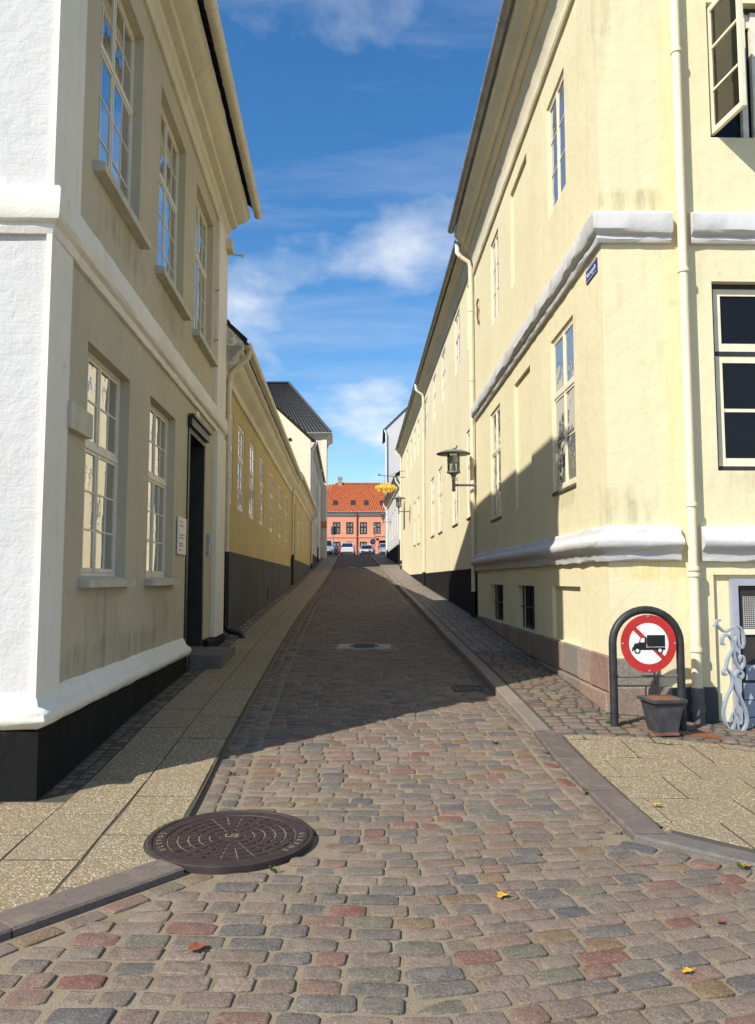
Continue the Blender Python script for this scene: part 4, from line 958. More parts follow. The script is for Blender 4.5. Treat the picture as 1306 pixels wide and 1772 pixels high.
# downpipes of the corner house
sp = .815; dp = .10
downpipe(h6, [FF(sp, dp, 9.2), FF(sp, dp, 1.55)], .047, 'pipe_cream', [FF(sp, dp, z) for z in (7.1, 4.72, 2.3)])
downpipe(h6, [FF(sp, dp, 1.62), FF(sp, dp, .47)], .052, 'pipe_cream', [FF(sp, dp, 1.66), FF(sp, dp, 1.60), FF(sp, dp, .86)], [FF(sp, dp, .49), FF(sp, dp, .08)], 'pipe_grey')
MB().lathe([(.062, -.05), (.07, -.05), (.07, .03), (.062, .03)], 14, FF(sp, dp, .30)).build('pipe_socket', 'pipe_grey', h6, True)
for z in (7.1, 4.72, .86): MB().tube([FF(sp + .04, 0, z), FF(sp + .04, dp, z)], .012, 6).build('pipe_bracket', 'pipe_cream', h6)
# iron wall anchor and street name plate
MB().tube([RF(8.55, .03, 7.55), RF(8.62, .05, 7.45), RF(8.52, .05, 7.3), RF(8.60, .04, 7.15), RF(8.55, .03, 7.0)], .022, 6).build('wall_anchor', 'rust', h6, True)
sg = MB().box(.13, .53, .004, .014, 4.80, 4.95, RF).build('street_name_plate', 'sign_blue', h6)
MB().box(.145, .515, .0145, .0150, 4.81, 4.816, RF).box(.145, .515, .0145, .0150, 4.934, 4.94, RF).build('border', 'sign_white', sg)
inst('lettering', text_mesh('lettering', 'Nørregade', .078, 'sign_white'), sg, RF.mat(.33, .0155, 4.872))

# ------------------------------------------------------------------ long yellow house, right
R2P = RF.xy(LR, -.02); YF = right_face(R2P, 628); LR2 = 34.0
h7 = empty('long_house', (*R2P, .6), 'long pale yellow two-storey house with black plinth up the street', 'house')
lw = [(.55, 1.75), (3.6, 4.85), (7.75, 9.0), (10.6, 11.85), (14.7, 15.95), (17.9, 19.1), (20.6, 21.8)]
uw = [(.35, 1.4), (2.9, 4.0), (6.5, 7.6), (9.7, 10.8), (13.3, 14.4), (17.9, 19.0), (20.2, 21.3), (23.4, 24.5), (26.8, 27.9)]
k2 = .010
def z2(s_): return k2 * s_
holes = [(a, e, 3.02 + z2(a), 5.10 + z2(a), .08) for a, e in lw] + [(a, e, 7.05 + z2(a), 8.62 + z2(a), .08) for a, e in uw] + [(.75, 1.25, .95, 1.35, .12)]
b = MB(); wall_holes(b, YF, 0, LR2, -.2, 9.6, holes, .13)
b.quad(YF(LR2, 0, 1), YF(LR2, 0, 9.6), YF(LR2, -8, 9.6), YF(LR2, -8, 1)); b.build('wall', 'plaster_yellow_far', h7)
for (a, e, z0, z1, d) in holes[:-1]:
    low = z0 < 5; window(h7, YF, a, e, z0, z1, .08, .40 if low else .40, 2, (1, 2) if low else (1, 1), (1, 2), 'window_white', 'glass_pale', (.0, .05, .03) if low else None, 'sill_dark', per_pane=False, fw=.05, st=.045, gb=.028, tmat=None)
MB().box(.75, 1.25, -.1, -.06, .95, 1.35, YF).build('cellar_hatch', 'black_paint', h7)
MB().sweep([YF.xy(0), YF.xy(28.8)], [(-.02, -.1), (.03, -.1), (.03, 1.80), (-.02, 1.81)], 1, .5, .002).build('plinth', 'plaster_plinth_black', h7)
def shear(mb, F, k, z00=0):
    out = []
    for (x, y, z) in mb.v:
        s2 = (x - F.P[0]) * F.D[0] + (y - F.P[1]) * F.D[1]; out.append((x, y, z + k * s2))
    mb.v = out; return mb
ks = .022
shear(MB().sweep([YF.xy(0), YF.xy(LR2)], [(-.02, 8.72), (.05, 8.74), (.06, 8.82), (.10, 8.88), (.12, 8.96), (.2, 9.0), (.26, 9.08), (.30, 9.10), (.30, 9.16), (-.02, 9.18)], 1, .5, .003), YF, ks).build('cornice', 'cornice_yellow', h7, True, angle=32)
shear(MB().sweep([YF.xy(0), YF.xy(LR2)], gutter_prof(.38, 9.2, .07), 1), YF, ks).build('gutter', 'gutter_grey', h7, True)
rb = MB(); pantiles(rb, YF(0, .36, 9.22), YF(LR2, .36, 9.22), YF(0, -4.2, 12.8), YF(LR2, -4.2, 12.8), 80, 14); shear(rb, YF, ks).build('roof', 'roof_grey', h7)
for a, zt in ((.16, 9.15), (14.35, 9.45), (33.4, 9.85)):
    gb_ = gz(YF.xy(a)[1]) + .1
    downpipe(h7, [YF(a, .38, zt), YF(a, .38, zt - .2), YF(a, .30, zt - .3), YF(a, .12, zt - .42), YF(a, .085, zt - .55), YF(a, .085, gb_ + .5)], .05, 'pipe_cream', [YF(a, .085, z) for z in (2.5, 4.2, 6.0, 7.6)], [YF(a, .085, gb_ + .55), YF(a, .085, gb_)])
    MB().tube([YF(a, .38, zt + .04), YF(a, .38, zt - .2), YF(a, .32, zt - .28)], .054, 10).build('pipe_head', 'pipe_white', h7, True)
m = MB(); ar = [YF(30.2, .006, 4.6), YF(31.8, .006, 4.6)] + [YF(31.0 + .8 * math.cos(t), .006, 5.5 + .8 * math.sin(t)) for t in [math.pi * i / 10 for i in range(11)]]
m.prism(ar, [tuple(Vector(p_) + Vector((*YF.N, 0)) * -.3) for p_ in ar]); m.build('arched_niche', 'window_dark', h7)

# ------------------------------------------------------------------ white low house and tall white house, right
h8 = empty('white_house', (1.72, 56, 2.4), 'low white house with black plinth beyond the long yellow house', 'house')
dv = Vector((1.04 - 1.72, 19)); dv.normalize(); WF = Face((1.72, 55.5), (dv.x, dv.y), (-dv.y, dv.x))
holes = [(1.5 + i * 3.2, 2.7 + i * 3.2, 5.0, 7.2, .12) for i in range(6)]
b = MB(); wall_holes(b, WF, 0, 20, 1.5, 8.9, holes, .12); b.quad(WF(0, 0, 1.5), WF(0, 0, 8.9), WF(0, -3.5, 12.2), WF(0, -7, 8.9), WF(0, -7, 1.5)); b.build('wall', 'plaster_white', h8)
for (a, e, z0, z1, d) in holes: window(h8, WF, a, e, z0, z1, .12, .4, 2, (1, 1), (1, 2), 'window_white', 'glass_far', None, per_pane=False, fw=.06, st=.05, gb=.04)
MB().sweep([WF.xy(0), WF.xy(20)], [(-.02, 1.5), (.06, 1.5), (.06, 4.1), (-.02, 4.12)], 1).build('plinth', 'plaster_plinth_black', h8)
MB().sweep([WF.xy(0), WF.xy(20)], [(-.02, 8.3), (.1, 8.32), (.3, 8.7), (.38, 8.8), (-.02, 8.9)], 1).build('cornice', 'cornice_yellow', h8, True)
MB().sweep([WF.xy(0), WF.xy(20)], gutter_prof(.46, 8.88, .08), 1).build('gutter', 'gutter_grey', h8, True)
m = MB(); pantiles(m, WF(-.05, .45, 8.9), WF(20, .45, 8.9), WF(-.05, -3.5, 12.4), WF(20, -3.5, 12.4), 40, 12); m.build('roof', 'roof_grey', h8)
for a in (.3, 19.6): downpipe(h8, [WF(a, .46, 8.85), WF(a, .4, 8.5), WF(a, .1, 8.1), WF(a, .1, 4.3)], .06, 'pipe_white', (), [WF(a, .1, 4.35), WF(a, .1, gz(WF.xy(a)[1]))])
h9 = empty('tall_white_house', (.85, 77, 3.6), 'tall white gabled house rising behind the low white house', 'house')
TF = Face((.85, 77.0), (1, 0), (0, -1))
m = MB().quad(TF(0, 0, 3), TF(8, 0, 3), TF(8, 0, 16.4), TF(4, 0, 20.2), TF(0, 0, 16.4)); m.quad(TF(0, 0, 3), TF(0, 0, 16.4), TF(0, -8, 16.4), TF(0, -8, 3)); m.build('wall', 'plaster_white', h9)
m = MB(); pantiles(m, TF(-.3, .15, 16.15), TF(-.3, -8, 16.15), TF(4, .15, 20.3), TF(4, -8, 20.3), 30, 12); m.quad(TF(4, .15, 20.3), TF(4, -8, 20.3), TF(8.3, -8, 16.1), TF(8.3, .15, 16.1)); m.build('roof', 'roof_grey', h9)
downpipe(h9, [TF(-.15, .1, 16.2), TF(.0, .12, 15.8), TF(.05, .12, 4.5)], .08, 'pipe_white')

# ------------------------------------------------------------------ salmon house closing the street
h10 = empty('salmon_house', (-2, 105, 4.3), 'salmon pink two-storey house with orange tiled roof closing the street', 'house')
KF = Face((-16, 105.0), (1, 0), (0, -1))
def kx(u): return (u - 653) / 1372 * 105 * 1.004 + 16
ux = [(523, 536), (550, 564), (576, 589), (599, 611.5), (622.5, 635), (646, 658.5), (669, 682), (692, 705)]
up = [(kx(a), kx(e), 7.55, 9.15, .12) for a, e in ux]; dn = [(kx(a), kx(e), 4.9, 6.55, .12) for a, e in ux if not 640 < a < 660]
dr = (kx(655.5), kx(671), 4.2, 6.7, .3)
b = MB(); wall_holes(b, KF, 0, 32, 3.8, 10.3, up + [h for h in dn if h[1] < dr[0] or h[0] > dr[1]] + [dr], .12); b.quad(KF(0, 0, 4), KF(0, 0, 10.3), KF(0, -11, 10.3), KF(0, -11, 4)); b.quad(KF(32, 0, 4), KF(32, 0, 10.3), KF(32, -11, 10.3), KF(32, -11, 4)); b.build('wall', 'plaster_salmon', h10)
for h in up + [h for h in dn if h[1] < dr[0] or h[0] > dr[1]]: window(h10, KF, h[0], h[1], h[2], h[3], .12, .42, 2, (1, 1), (1, 2), 'window_dark', 'glass_pale', None, per_pane=False, fw=.09, st=.07, gb=.03)
MB().sweep([KF.xy(0), KF.xy(32)], [(-.02, 7.1), (.08, 7.1), (.08, 7.25), (-.02, 7.26)], -1).build('string_course', 'plaster_salmon', h10)
MB().sweep([KF.xy(0), KF.xy(32)], [(-.02, 9.9), (.1, 9.95), (.25, 10.2), (.3, 10.42), (-.02, 10.45)], -1).build('cornice', 'moulding_white', h10, True)
MB().sweep([KF.xy(0), KF.xy(32)], gutter_prof(.4, 10.5, .09), -1).build('gutter', 'gutter_grey', h10, True)
rr = 14.9; m = MB(); pantiles(m, KF(kx(556) - 1.0, .4, 10.52), KF(32.3, .4, 10.52), KF(kx(577), -5.3, rr), KF(32.3, -5.3, rr), 74, 18, .05); m.build('roof', 'roof_orange', h10)
m = MB(); pantiles(m, KF(0, -2.5, 10.52), KF(kx(560), -2.4, 10.52), KF(0, -5.3, rr - 1.2), KF(kx(577), -5.3, rr), 24, 12, .05); m.build('side_roof', 'roof_orange', h10)
cx = kx(585); ch = MB().box(cx - .28, cx + .28, -5.5, -4.9, 14.3, 15.9, KF).build('chimney', 'chimney_stone', h10)
MB().box(cx - .34, cx + .34, -5.56, -4.84, 15.55, 15.75, KF).build('chimney_cap', 'chimney_stone', ch)
MB().tube([KF(kx(577), -5.3, rr + .06), KF(32, -5.3, rr + .06)], .13, 8).build('ridge', 'roof_orange', h10, True)
for u in (579, 610, 633, 661):
    c = kx(u); sl = math.atan2(rr - 10.52, 5.7); t = .22
    q = [KF(c + dx * .3, .4 - 5.7 * (t + dt), 10.52 + (rr - 10.52) * (t + dt) + .12) for dx, dt in ((-1, 0), (1, 0), (1, .15), (-1, .15))]
    q2 = [tuple(Vector(p_) - Vector((0, 0, .15))) for p_ in q]
    sk = MB().prism(q, q2).build('skylight', 'window_dark', h10)
    q3 = [tuple(Vector(p_).lerp(sum((Vector(z) for z in q), Vector()) / 4, .22) + Vector((0, -.005, .012))) for p_ in q]; MB().quad(*q3).build('pane', 'window_dark', sk)
downpipe(h10, [KF(kx(617.5), .35, 10.4), KF(kx(617.5), .12, 9.9), KF(kx(617.5), .12, 4.4)], .07, 'rust')
MB().box(dr[0] - .35, dr[0] - .01, .0, .10, 4.2, 7.0, KF).box(dr[1] + .01, dr[1] + .35, .0, .10, 4.2, 7.0, KF).box(dr[0] - .45, dr[1] + .45, .0, .16, 7.262, 7.6, KF).box(dr[0] - .35, dr[1] + .35, .001, .10, 6.72, 7.09, KF).build('portal', 'plaster_salmon', h10)
doorleaf(h10, KF, dr[0], dr[1], 4.3, dr[3], -.25, 'window_dark', zt=6.1)

# ------------------------------------------------------------------ cars on the square
def car(name, loc, rot, paint, label, L=4.0, W=1.72, Hh=1.48, hatch=True, roof_l=.5, group='cars parked on the square'):
    """x forward, body lofted from side stations"""
    root = empty(name, loc, label, 'car', group); root.rotation_euler = (0, 0, rot)
    hw = W / 2; h = Hh
    def loft(mb, st):
        n = len(st[0]); vs = [p_ for r in st for p_ in r]
        mb.add(vs, [(i * n + j, i * n + (j + 1) % n, (i + 1) * n + (j + 1) % n, (i + 1) * n + j) for i in range(len(st) - 1) for j in range(n)] + [tuple(range(n))[::-1], tuple(range((len(st) - 1) * n, len(st) * n))])
    def ring(x, w, z0, z1, tw):
        return [(x, -w * .94, z0), (x, -w, z0 + .18), (x, -w, z1 - .12), (x, -tw, z1), (x, tw, z1), (x, w, z1 - .12), (x, w, z0 + .18), (x, w * .94, z0)]
    hl = L / 2; belt = .92 * h / 1.48
    body = MB(); loft(body, [ring(-hl, hw * .80, .30, belt - .10, hw * .7), ring(-hl + .12, hw * .93, .19, belt, hw * .8), ring(-hl + .6, hw, .17, belt + .02, hw * .86), ring(hl - 1.2, hw, .17, belt, hw * .86), ring(hl - .5, hw * .96, .17, belt - .12, hw * .78), ring(hl - .12, hw * .86, .26, belt - .26, hw * .68), ring(hl, hw * .70, .36, belt - .38, hw * .55)])
    bo = body.build('body', paint, None, True, angle=35); bo.parent = root
    gh = MB(); rb_ = -hl + (.18 if hatch else .75)
    sec = [(rb_, hw * .84, belt - .02), (rb_ + .35, hw * .74, h - .10), (rb_ + .7, hw * .74, h), (.15, hw * .74, h), (.45, hw * .72, h - .08), (hl - 1.05, hw * .82, belt - .02)]
    vs = []
    for x, w, z in sec: vs += [(x, -w, z), (x, w, z)]
    lowr = [(rb_, -hw * .88, belt - .03), (rb_, hw * .88, belt - .03), (hl - 1.0, -hw * .86, belt - .03), (hl - 1.0, hw * .86, belt - .03)]
    gh.add(vs, [(8, 9, 11, 10)]); g3 = MB().add(vs, [(0, 1, 3, 2)]); g2 = MB(); g2.add(vs, [(0, 2, 4, 6, 8, 10), (1, 3, 5, 7, 9, 11)])
    rf = MB().add(vs, [(2, 3, 5, 4), (4, 5, 7, 6), (6, 7, 9, 8)]); 
    for i in range(5):
        for s2 in (0, 1): rf.tube([Vector(vs[2 * i + s2]), Vector(vs[2 * i + 2 + s2])], .045, 6)
    o = rf.build('roof', paint, None); o.parent = root
    o = gh.build('windscreen', 'glass_car', None); o.parent = root
    o = g3.build('rear_window', 'glass_car', None); o.parent = root
    o = g2.build('side_window', 'glass_car', None); o.parent = root
    for sx in (-hl + .75, hl - .8):
        for sy in (-1, 1):
            wd = bpy.data.objects.new('wheel', MB().lathe([(.0, -.09), (.26, -.09), (.31, -.06), (.31, .06), (.26, .09), (.0, .09)], 18, (0, 0, 0), 'Y').mesh('wheel', 'tyre', True)); C.objects.link(wd); wd.parent = root; wd.location = (sx, sy * (hw - .07), .31)
            rm = bpy.data.objects.new('rim', MB().lathe([(.0, sy * .098), (.10, sy * .10), (.19, sy * .094), (.2, sy * .08)], 14, (0, 0, 0), 'Y').mesh('rim', 'rim', True)); C.objects.link(rm); rm.parent = wd
    for sy in (-1, 1):
        o = MB().box(-hl + .02, -hl + .14, sy * hw * .90 - .08, sy * hw * .90 + .05, belt - .28, belt + (.28 if hatch else -.02)).build('tail_light', 'tail_lamp', None); o.parent = root
        o = MB().box(hl - .26, hl - .06, sy * hw * .72 - .15, sy * hw * .72 + .12, belt - .40, belt - .26).build('headlight', 'head_lamp', None); o.parent = root
        o = MB().box(hl - 1.35, hl - 1.15, sy * (hw + .08) - .08, sy * (hw + .08) + .08, belt - .02, belt + .12).build('mirror', paint, None); o.parent = root
    for x in (-hl - .015, hl + .005):
        o = MB().box(x, x + .012, -.26, .26, .48, .59).build('number_plate', 'sign_white', None); o.parent = root
    for x0, x1 in ((-hl - .03, -hl + .1), (hl - .06, hl + .02)):
        o = MB().box(x0, x1, -hw * .72, hw * .72, .30, .42).build('bumper', 'car_trim', None); o.parent = root
    return root
def px(u, Y): return (u - 653) / 1372 * Y * 1.003
Yc = 95.8; zc = gz(Yc) - .02
car('parked_car', (px(602, Yc), Yc, zc), R(90), 'car_white', 'white hatchback parked with its tail to the street', 3.9, 1.74, 1.55)
car('parked_car', (px(635, Yc), Yc, zc), R(-92), 'car_silver_light', 'pale silver car facing down the street beside the round blue sign', 4.1, 1.74, 1.32)
car('parked_car', (px(668, 95.5), 95.5, gz(95.5) - .02), R(86), 'car_silver', 'silver car parked before the salmon house doorway', 4.0, 1.7, 1.46)
car('parked_car', (px(563, 93), 93, gz(93) - .02), R(-80), 'car_greyblue', 'tall grey-blue car parked by the tall pale pink house', 4.2, 1.78, 1.75)
car('parked_car', (px(572, 98), 98, gz(98) - .02), R(100), 'car_dark', 'dark blue car behind the sign post', 3.9, 1.7, 1.38)

# ------------------------------------------------------------------ signs on the square
X, Y = px(577, 86.5), 86.5; z = gz(Y)
s1 = empty('sign_post', (X, Y, z), 'white post with tall grey information board at the street top', 'sign')
MB().tube([(X, Y, z - .1), (X, Y, z + 3.2)], .035, 10).build('post', 'steel', s1, True)
MB().box(X - .26, X + .02, Y - .05, Y - .035, z + 2.2, z + 3.1).build('board', 'sign_grey', s1)
MB().box(X + .022, X + .25, Y - .05, Y - .035, z + 2.2, z + 3.1).build('board', 'window_dark', s1)
X, Y = px(645, 85), 85; z = gz(Y)
s2 = empty('round_sign', (X, Y, z), 'round blue turn-left sign on a grey post', 'sign')
MB().tube([(X, Y, z - .1), (X, Y, z + 1.75)], .032, 10).build('post', 'bracket_grey', s2, True)
zz = z + 1.45
MB().lathe([(.0, -.06), (.30, -.06), (.30, -.045), (.0, -.045)], 28, (X, Y, zz), 'Y').build('sign_disc', 'sign_bluebright', s2, True, angle=40)
ar = MB(); ar.box(X - .06, X + .16, Y - .066, Y - .062, zz - .0, zz + .07).box(X + .09, X + .16, Y - .0665, Y - .0625, zz - .17, zz - .001); ar.prism([(X - .2, Y - .066, zz + .035), (X - .06, Y - .066, zz + .14), (X - .06, Y - .066, zz - .07)], [(X - .2, Y - .062, zz + .035), (X - .06, Y - .062, zz + .14), (X - .06, Y - .062, zz - .07)]); ar.build('arrow', 'sign_white', s2)
X, Y = px(648.5, 96), 96; z = gz(Y)
s3 = empty('street_lamp', (X, Y, z), 'slim grey street lamp post before the salmon house', 'street lamp')
MB().tube([(X, Y, z - .1), (X, Y, z + 3.4)], [.06, .045], 10).build('post', 'lamp_metal', s3, True)
MB().lathe([(.1, 0), (.16, .35), (.0, .35)], 12, (X, Y, z + 3.4)).build('lantern', 'glass_lamp', s3, True); MB().lathe([(.32, 0), (.1, .1), (.0, .1)], 14, (X, Y, z + 3.77)).build('hat', 'lamp_metal', s3, True)
X, Y = px(638.5, 83.5), 83.5; z = gz(Y)
s4 = empty('bollard', (X, Y, z), 'thin dark steel post at the kerb below the blue sign', 'bollard')
MB().lathe([(.03, -.1), (.03, .95), (.045, .96), (.045, 1.0), (.0, 1.04)], 10, (X, Y, z)).build('post', 'bracket_grey', s4, True)
q = CF(22.4, 0, 0); s5 = empty('wall_sign', (q[0], q[1], 6.8), 'small square orange sign projecting from the cream gabled house', 'sign')
MB().box(22.38, 22.42, .12, .58, 6.45, 7.05, CF).build('panel', 'sign_orange', s5); MB().tube([CF(22.4, 0, 7.1), CF(22.4, .6, 7.1)], .02, 8).build('arm', 'bracket_grey', s5)

# ------------------------------------------------------------------ wall lamps
def wall_lamp(F, s_, z, label, reach=.52):
    p = F(s_, reach, z); root = empty('wall_lamp', F(s_, 0, z), label, 'lamp', 'lamps on the right-hand walls')
    MB().box(s_ - .04, s_ + .04, .0, .025, z - .14, z + .14, F).build('wall_plate', 'bracket_grey', root)
    MB().tube([F(s_, .02, z), F(s_, reach, z)], .028, 10).build('arm', 'bracket_grey', root, True)
    st = MB().lathe([(.0, -.14), (.035, -.14), (.035, .12), (.045, .16), (.06, .22), (.10, .25), (.15, .265), (.15, .30), (.0, .30)], 18, p).build('stem', 'lamp_metal', root, True, angle=40)
    for dz in (-.11, .10): MB().lathe([(.037, -.012), (.040, -.012), (.040, .012), (.037, .012)], 16, (p[0], p[1], p[2] + dz)).build('red_band', 'sign_red', st)
    for k in range(6):
        a = k * math.pi / 3 + .3; MB().box(p[0] + .142 * math.cos(a) - .006, p[0] + .142 * math.cos(a) + .006, p[1] + .142 * math.sin(a) - .006, p[1] + .142 * math.sin(a) + .006, z + .302, z + .68).build('strut', 'lamp_metal', root)
    MB().lathe([(.134, .302), (.134, .68)], 22, p).build('glass_cylinder', 'glass_clear', root, True)
    MB().lathe([(.0, .302), (.05, .302), (.05, .40), (.035, .42), (.03, .47), (.0, .47)], 14, p).build('bulb_holder', 'lamp_metal', root, True)
    MB().lathe([(.10, .49), (.115, .49), (.115, .63), (.10, .63)], 18, p).build('reflector', 'pipe_white', root, True)
    MB().lathe([(.375, .685), (.38, .69), (.365, .705), (.22, .76), (.09, .785), (.03, .79), (.025, .82), (.0, .825)], 30, p).build('hat', 'lamp_metal', root, True, angle=50)
wall_lamp(YF, .02, 3.62, 'round-hatted wall lamp beside the downpipe where the two yellow houses meet')
wall_lamp(YF, 24.6, 5.15, 'round-hatted wall lamp on the long yellow house before the arched niche', .62)
wall_lamp(WF, 15.5, 6.7, 'round-hatted wall lamp on the low white house', .65)

# ------------------------------------------------------------------ gilded hanging sign
q = YF(29.9, 0, 0); G0 = YF(29.9, 1.15, 7.05)
gs = empty('hanging_sign', (q[0], q[1], 7.6), 'gilded leaf-shaped shop sign hanging from a scrolled iron bracket', 'sign')
br = MB().tube([YF(29.9, 0, 7.65), YF(29.9, 1.6, 7.78)], .018, 8).tube([YF(29.9, 0, 8.05), YF(29.9, .4, 7.98), YF(29.9, .9, 7.78)], .014, 8).tube([YF(29.9, 1.2, 7.74), YF(29.9, 1.2, 7.35)], .014, 8).tube([YF(29.9, .7, 7.70), YF(29.9, .8, 7.35)], .010, 8)
br.tube([YF(29.9, 1.55 + .09 * math.cos(t) * (1 - t / 12), 7.80 + .09 * math.sin(t) * (1 - t / 12)) for t in [i * .6 for i in range(16)]], .012, 6); br.build('bracket', 'hoop_black', gs, True)
m = MB()
for i in range(13):
    t = i / 12; c = -.58 + 1.16 * t; hh = .31 * math.sin(math.pi * min(1, max(0, .08 + .84 * t))) + .03; w2 = .075
    base = YF(29.9, 1.15 + c, 7.02)
    pr = []
    for j in range(10):
        a = 2 * math.pi * j / 10; pr.append((c + w2 * math.cos(a) * 1.0, hh * math.sin(a)))
    A = [YF(29.9 - .03 - .05 * math.sin(i * 2.1), 1.15 + x_, 7.02 + z_ + .03 * math.sin(i * 1.7)) for x_, z_ in pr]; B = [YF(29.9 + .06 + .05 * math.cos(i * 1.9), 1.15 + x_ * 1.0, 7.02 + z_ + .03 * math.sin(i * 1.7)) for x_, z_ in pr]
    m.prism(A, B)
m.build('gilded_leaf', 'gold', gs)
for i in range(7):
    c = -.42 + i * .14; MB().tube([YF(29.78, 1.15 + c - .06, 6.84 + .05 * (i % 2)), YF(29.74, 1.15 + c, 7.05), YF(29.78, 1.15 + c + .07, 7.2 - .04 * (i % 3))], [.012, .028, .01], 6).build('fold', 'gold', gs, True)

# ------------------------------------------------------------------ no-lorry sign in a black hoop
SFc = Face((2.20, 7.45), (.9962, .0872), (.0872, -.9962))
gzs = g(2.2, 7.45) + .05
ts = empty('traffic_sign', (*SFc.xy(.31), gzs), 'round red and white no-lorries sign in a black tubular hoop', 'sign')
cz = .96; rr_ = .325
hp = [SFc(-.015, 0, gzs - .12), SFc(-.015, 0, cz - .02)] + [SFc(.31 - rr_ * math.cos(t), 0, cz + rr_ * .95 * math.sin(t)) for t in [math.pi * i / 18 for i in range(19)]] + [SFc(.635, 0, cz - .02), SFc(.635, 0, g(2.83, 7.5) + .0)]
MB().tube(hp, .037, 14).build('hoop', 'hoop_black', ts, True, angle=60)
MB().tube([SFc(-.015, 0, .655), SFc(.635, 0, .655)], .012, 8).build('cross_bar', 'bracket_grey', ts, True)
def disc(nm, r, d0, d1, mat, par, z=cz, s_=.31, n=48, a0=0, a1=2 * math.pi):
    pts_ = [(s_ + r * math.cos(a), z + r * math.sin(a)) for a in [a0 + (a1 - a0) * i / n for i in range(n + (0 if a1 - a0 > 6.2 else 1))]]
    return MB().prism([SFc(x_, d0, z_) for x_, z_ in pts_], [SFc(x_, d1, z_) for x_, z_ in pts_]).build(nm, mat, par)
sp_ = disc('sign_plate', .266, .042, .052, 'sign_red', ts)
disc('white_field', .189, .0525, .0540, 'sign_white', sp_)
def flat(nm, polys, d0, d1, mat, par):
    m_ = MB()
    for P_ in polys: m_.prism([SFc(.31 + x_, d0, cz + z_) for x_, z_ in P_], [SFc(.31 + x_, d1, cz + z_) for x_, z_ in P_])
    return m_.build(nm, mat, par)
flat('slash', [[(-.150, .125), (-.118, .150), (.150, -.118), (.125, -.150)]], .0542, .0550, 'sign_red', sp_)
def circ(x0, z0, r, n=18): return [(x0 + r * math.cos(2 * math.pi * i / n), z0 + r * math.sin(2 * math.pi * i / n)) for i in range(n)]
flat('lorry', [[(-.018, .078), (.155, .078), (.155, -.028), (-.018, -.028)], [(-.15, -.058), (-.15, -.03), (-.138, .0), (-.095, .008), (-.085, .045), (-.06, .062), (-.024, .062), (-.024, -.058)], [(-.0235, -.0345), (.155, -.0345), (.155, -.058), (-.0235, -.058)], circ(-.112, -.064, .030), circ(.104, -.064, .030), [(-.165, -.068), (-.15, -.068), (-.15, -.03), (-.158, -.03)]], .0553, .0560, 'sign_black', sp_)
flat('lorry_window', [[(-.083, .012), (-.078, .042), (-.058, .053), (-.042, .053), (-.042, .012)], circ(-.112, -.064, .017, 14), circ(.104, -.064, .017, 14), [(-.03, -.033), (.13, -.033), (.13, -.0305), (-.03, -.0305)]], .0563, .0568, 'sign_white', sp_)
for dx, dz in ((0, .25), (0, -.25), (-.25, 0), (.25, 0)):
    q = SFc(.31 + dx, .052, cz + dz); MB().lathe([(.011, .002), (.010, -.006), (.0, -.009)], 10, q, 'Y').build('bolt', 'steel', sp_, True)

# ------------------------------------------------------------------ plant pot, rusty plate, scrolled railing
PX, PY = 2.575, 7.30; pz = g(PX, PY) + rise_r(7.2) + .004
pot = empty('plant_pot', (PX, PY, pz), 'square tapered lead-grey plant pot with rusty soil', 'plant pot'); rot = R(8)
def pr_(x_, y_, z_): return (PX + x_ * math.cos(rot) - y_ * math.sin(rot), PY + x_ * math.sin(rot) + y_ * math.cos(rot), pz + z_)
def sqr(h_, z_):
    h_ *= .86
    return [pr_(-h_, -h_, z_), pr_(h_, -h_, z_), pr_(h_, h_, z_), pr_(-h_, h_, z_)]
def shell(rings): 
    m_ = MB(); n = 4; m_.add([p_ for r_ in rings for p_ in r_], [(l * n + i, l * n + (i + 1) % n, (l + 1) * n + (i + 1) % n, (l + 1) * n + i) for l in range(len(rings) - 1) for i in range(n)] + [(0, 1, 2, 3)]); return m_
shell([sqr(.105, 0), sqr(.118, .012), sqr(.112, .03), sqr(.160, .28), sqr(.158, .285)]).build('body', 'pot_lead', pot)
shell([sqr(.160, .286), sqr(.186, .290), sqr(.188, .315), sqr(.178, .322), sqr(.150, .318), sqr(.145, .25)]).build('rim', 'pot_lead', pot)
shell([sqr(.145, .29), sqr(.150, .316)]).build('soil', 'soil_rust', pot); shell([sqr(.112, -.002), sqr(.121, .0), sqr(.121, .016), sqr(.114, .02)]).build('foot', 'rust', pot)
qx, qy = 2.92, 7.38; zq = g(qx, qy) + rise_r(qy) + .004
pm = MB().hexa([(qx - .17, qy - .10, zq - .02), (qx + .17, qy - .13, zq - .03), (qx + .15, qy + .06, zq - .02), (qx - .16, qy + .07, zq - .02), (qx - .17, qy - .10, zq + .008), (qx + .17, qy - .13, zq - .006), (qx + .15, qy + .06, zq + .002), (qx - .16, qy + .07, zq + .010)]).build('drain_plate', 'rust', None, off=(qx, qy, zq))
tag(pm, 'flat rusty iron plate on the pavement beside the plant pot', 'plate')
RLx, RLy = 3.30, 7.72; rl0 = g(RLx + .1, RLy) + .03
QF = Face((RLx, RLy), (.985, .17), (.17, -.985))
rl = empty('scroll_railing', (*QF.xy(.13), rl0), 'light blue-grey scrolled cast-iron railing beside the basement door', 'railing')
def spiral(cs, cz_, r0, r1, a0, a1, n=16): return [(cs + (r0 + (r1 - r0) * i / n) * math.cos(a0 + (a1 - a0) * i / n), cz_ + (r0 + (r1 - r0) * i / n) * math.sin(a0 + (a1 - a0) * i / n)) for i in range(n + 1)]
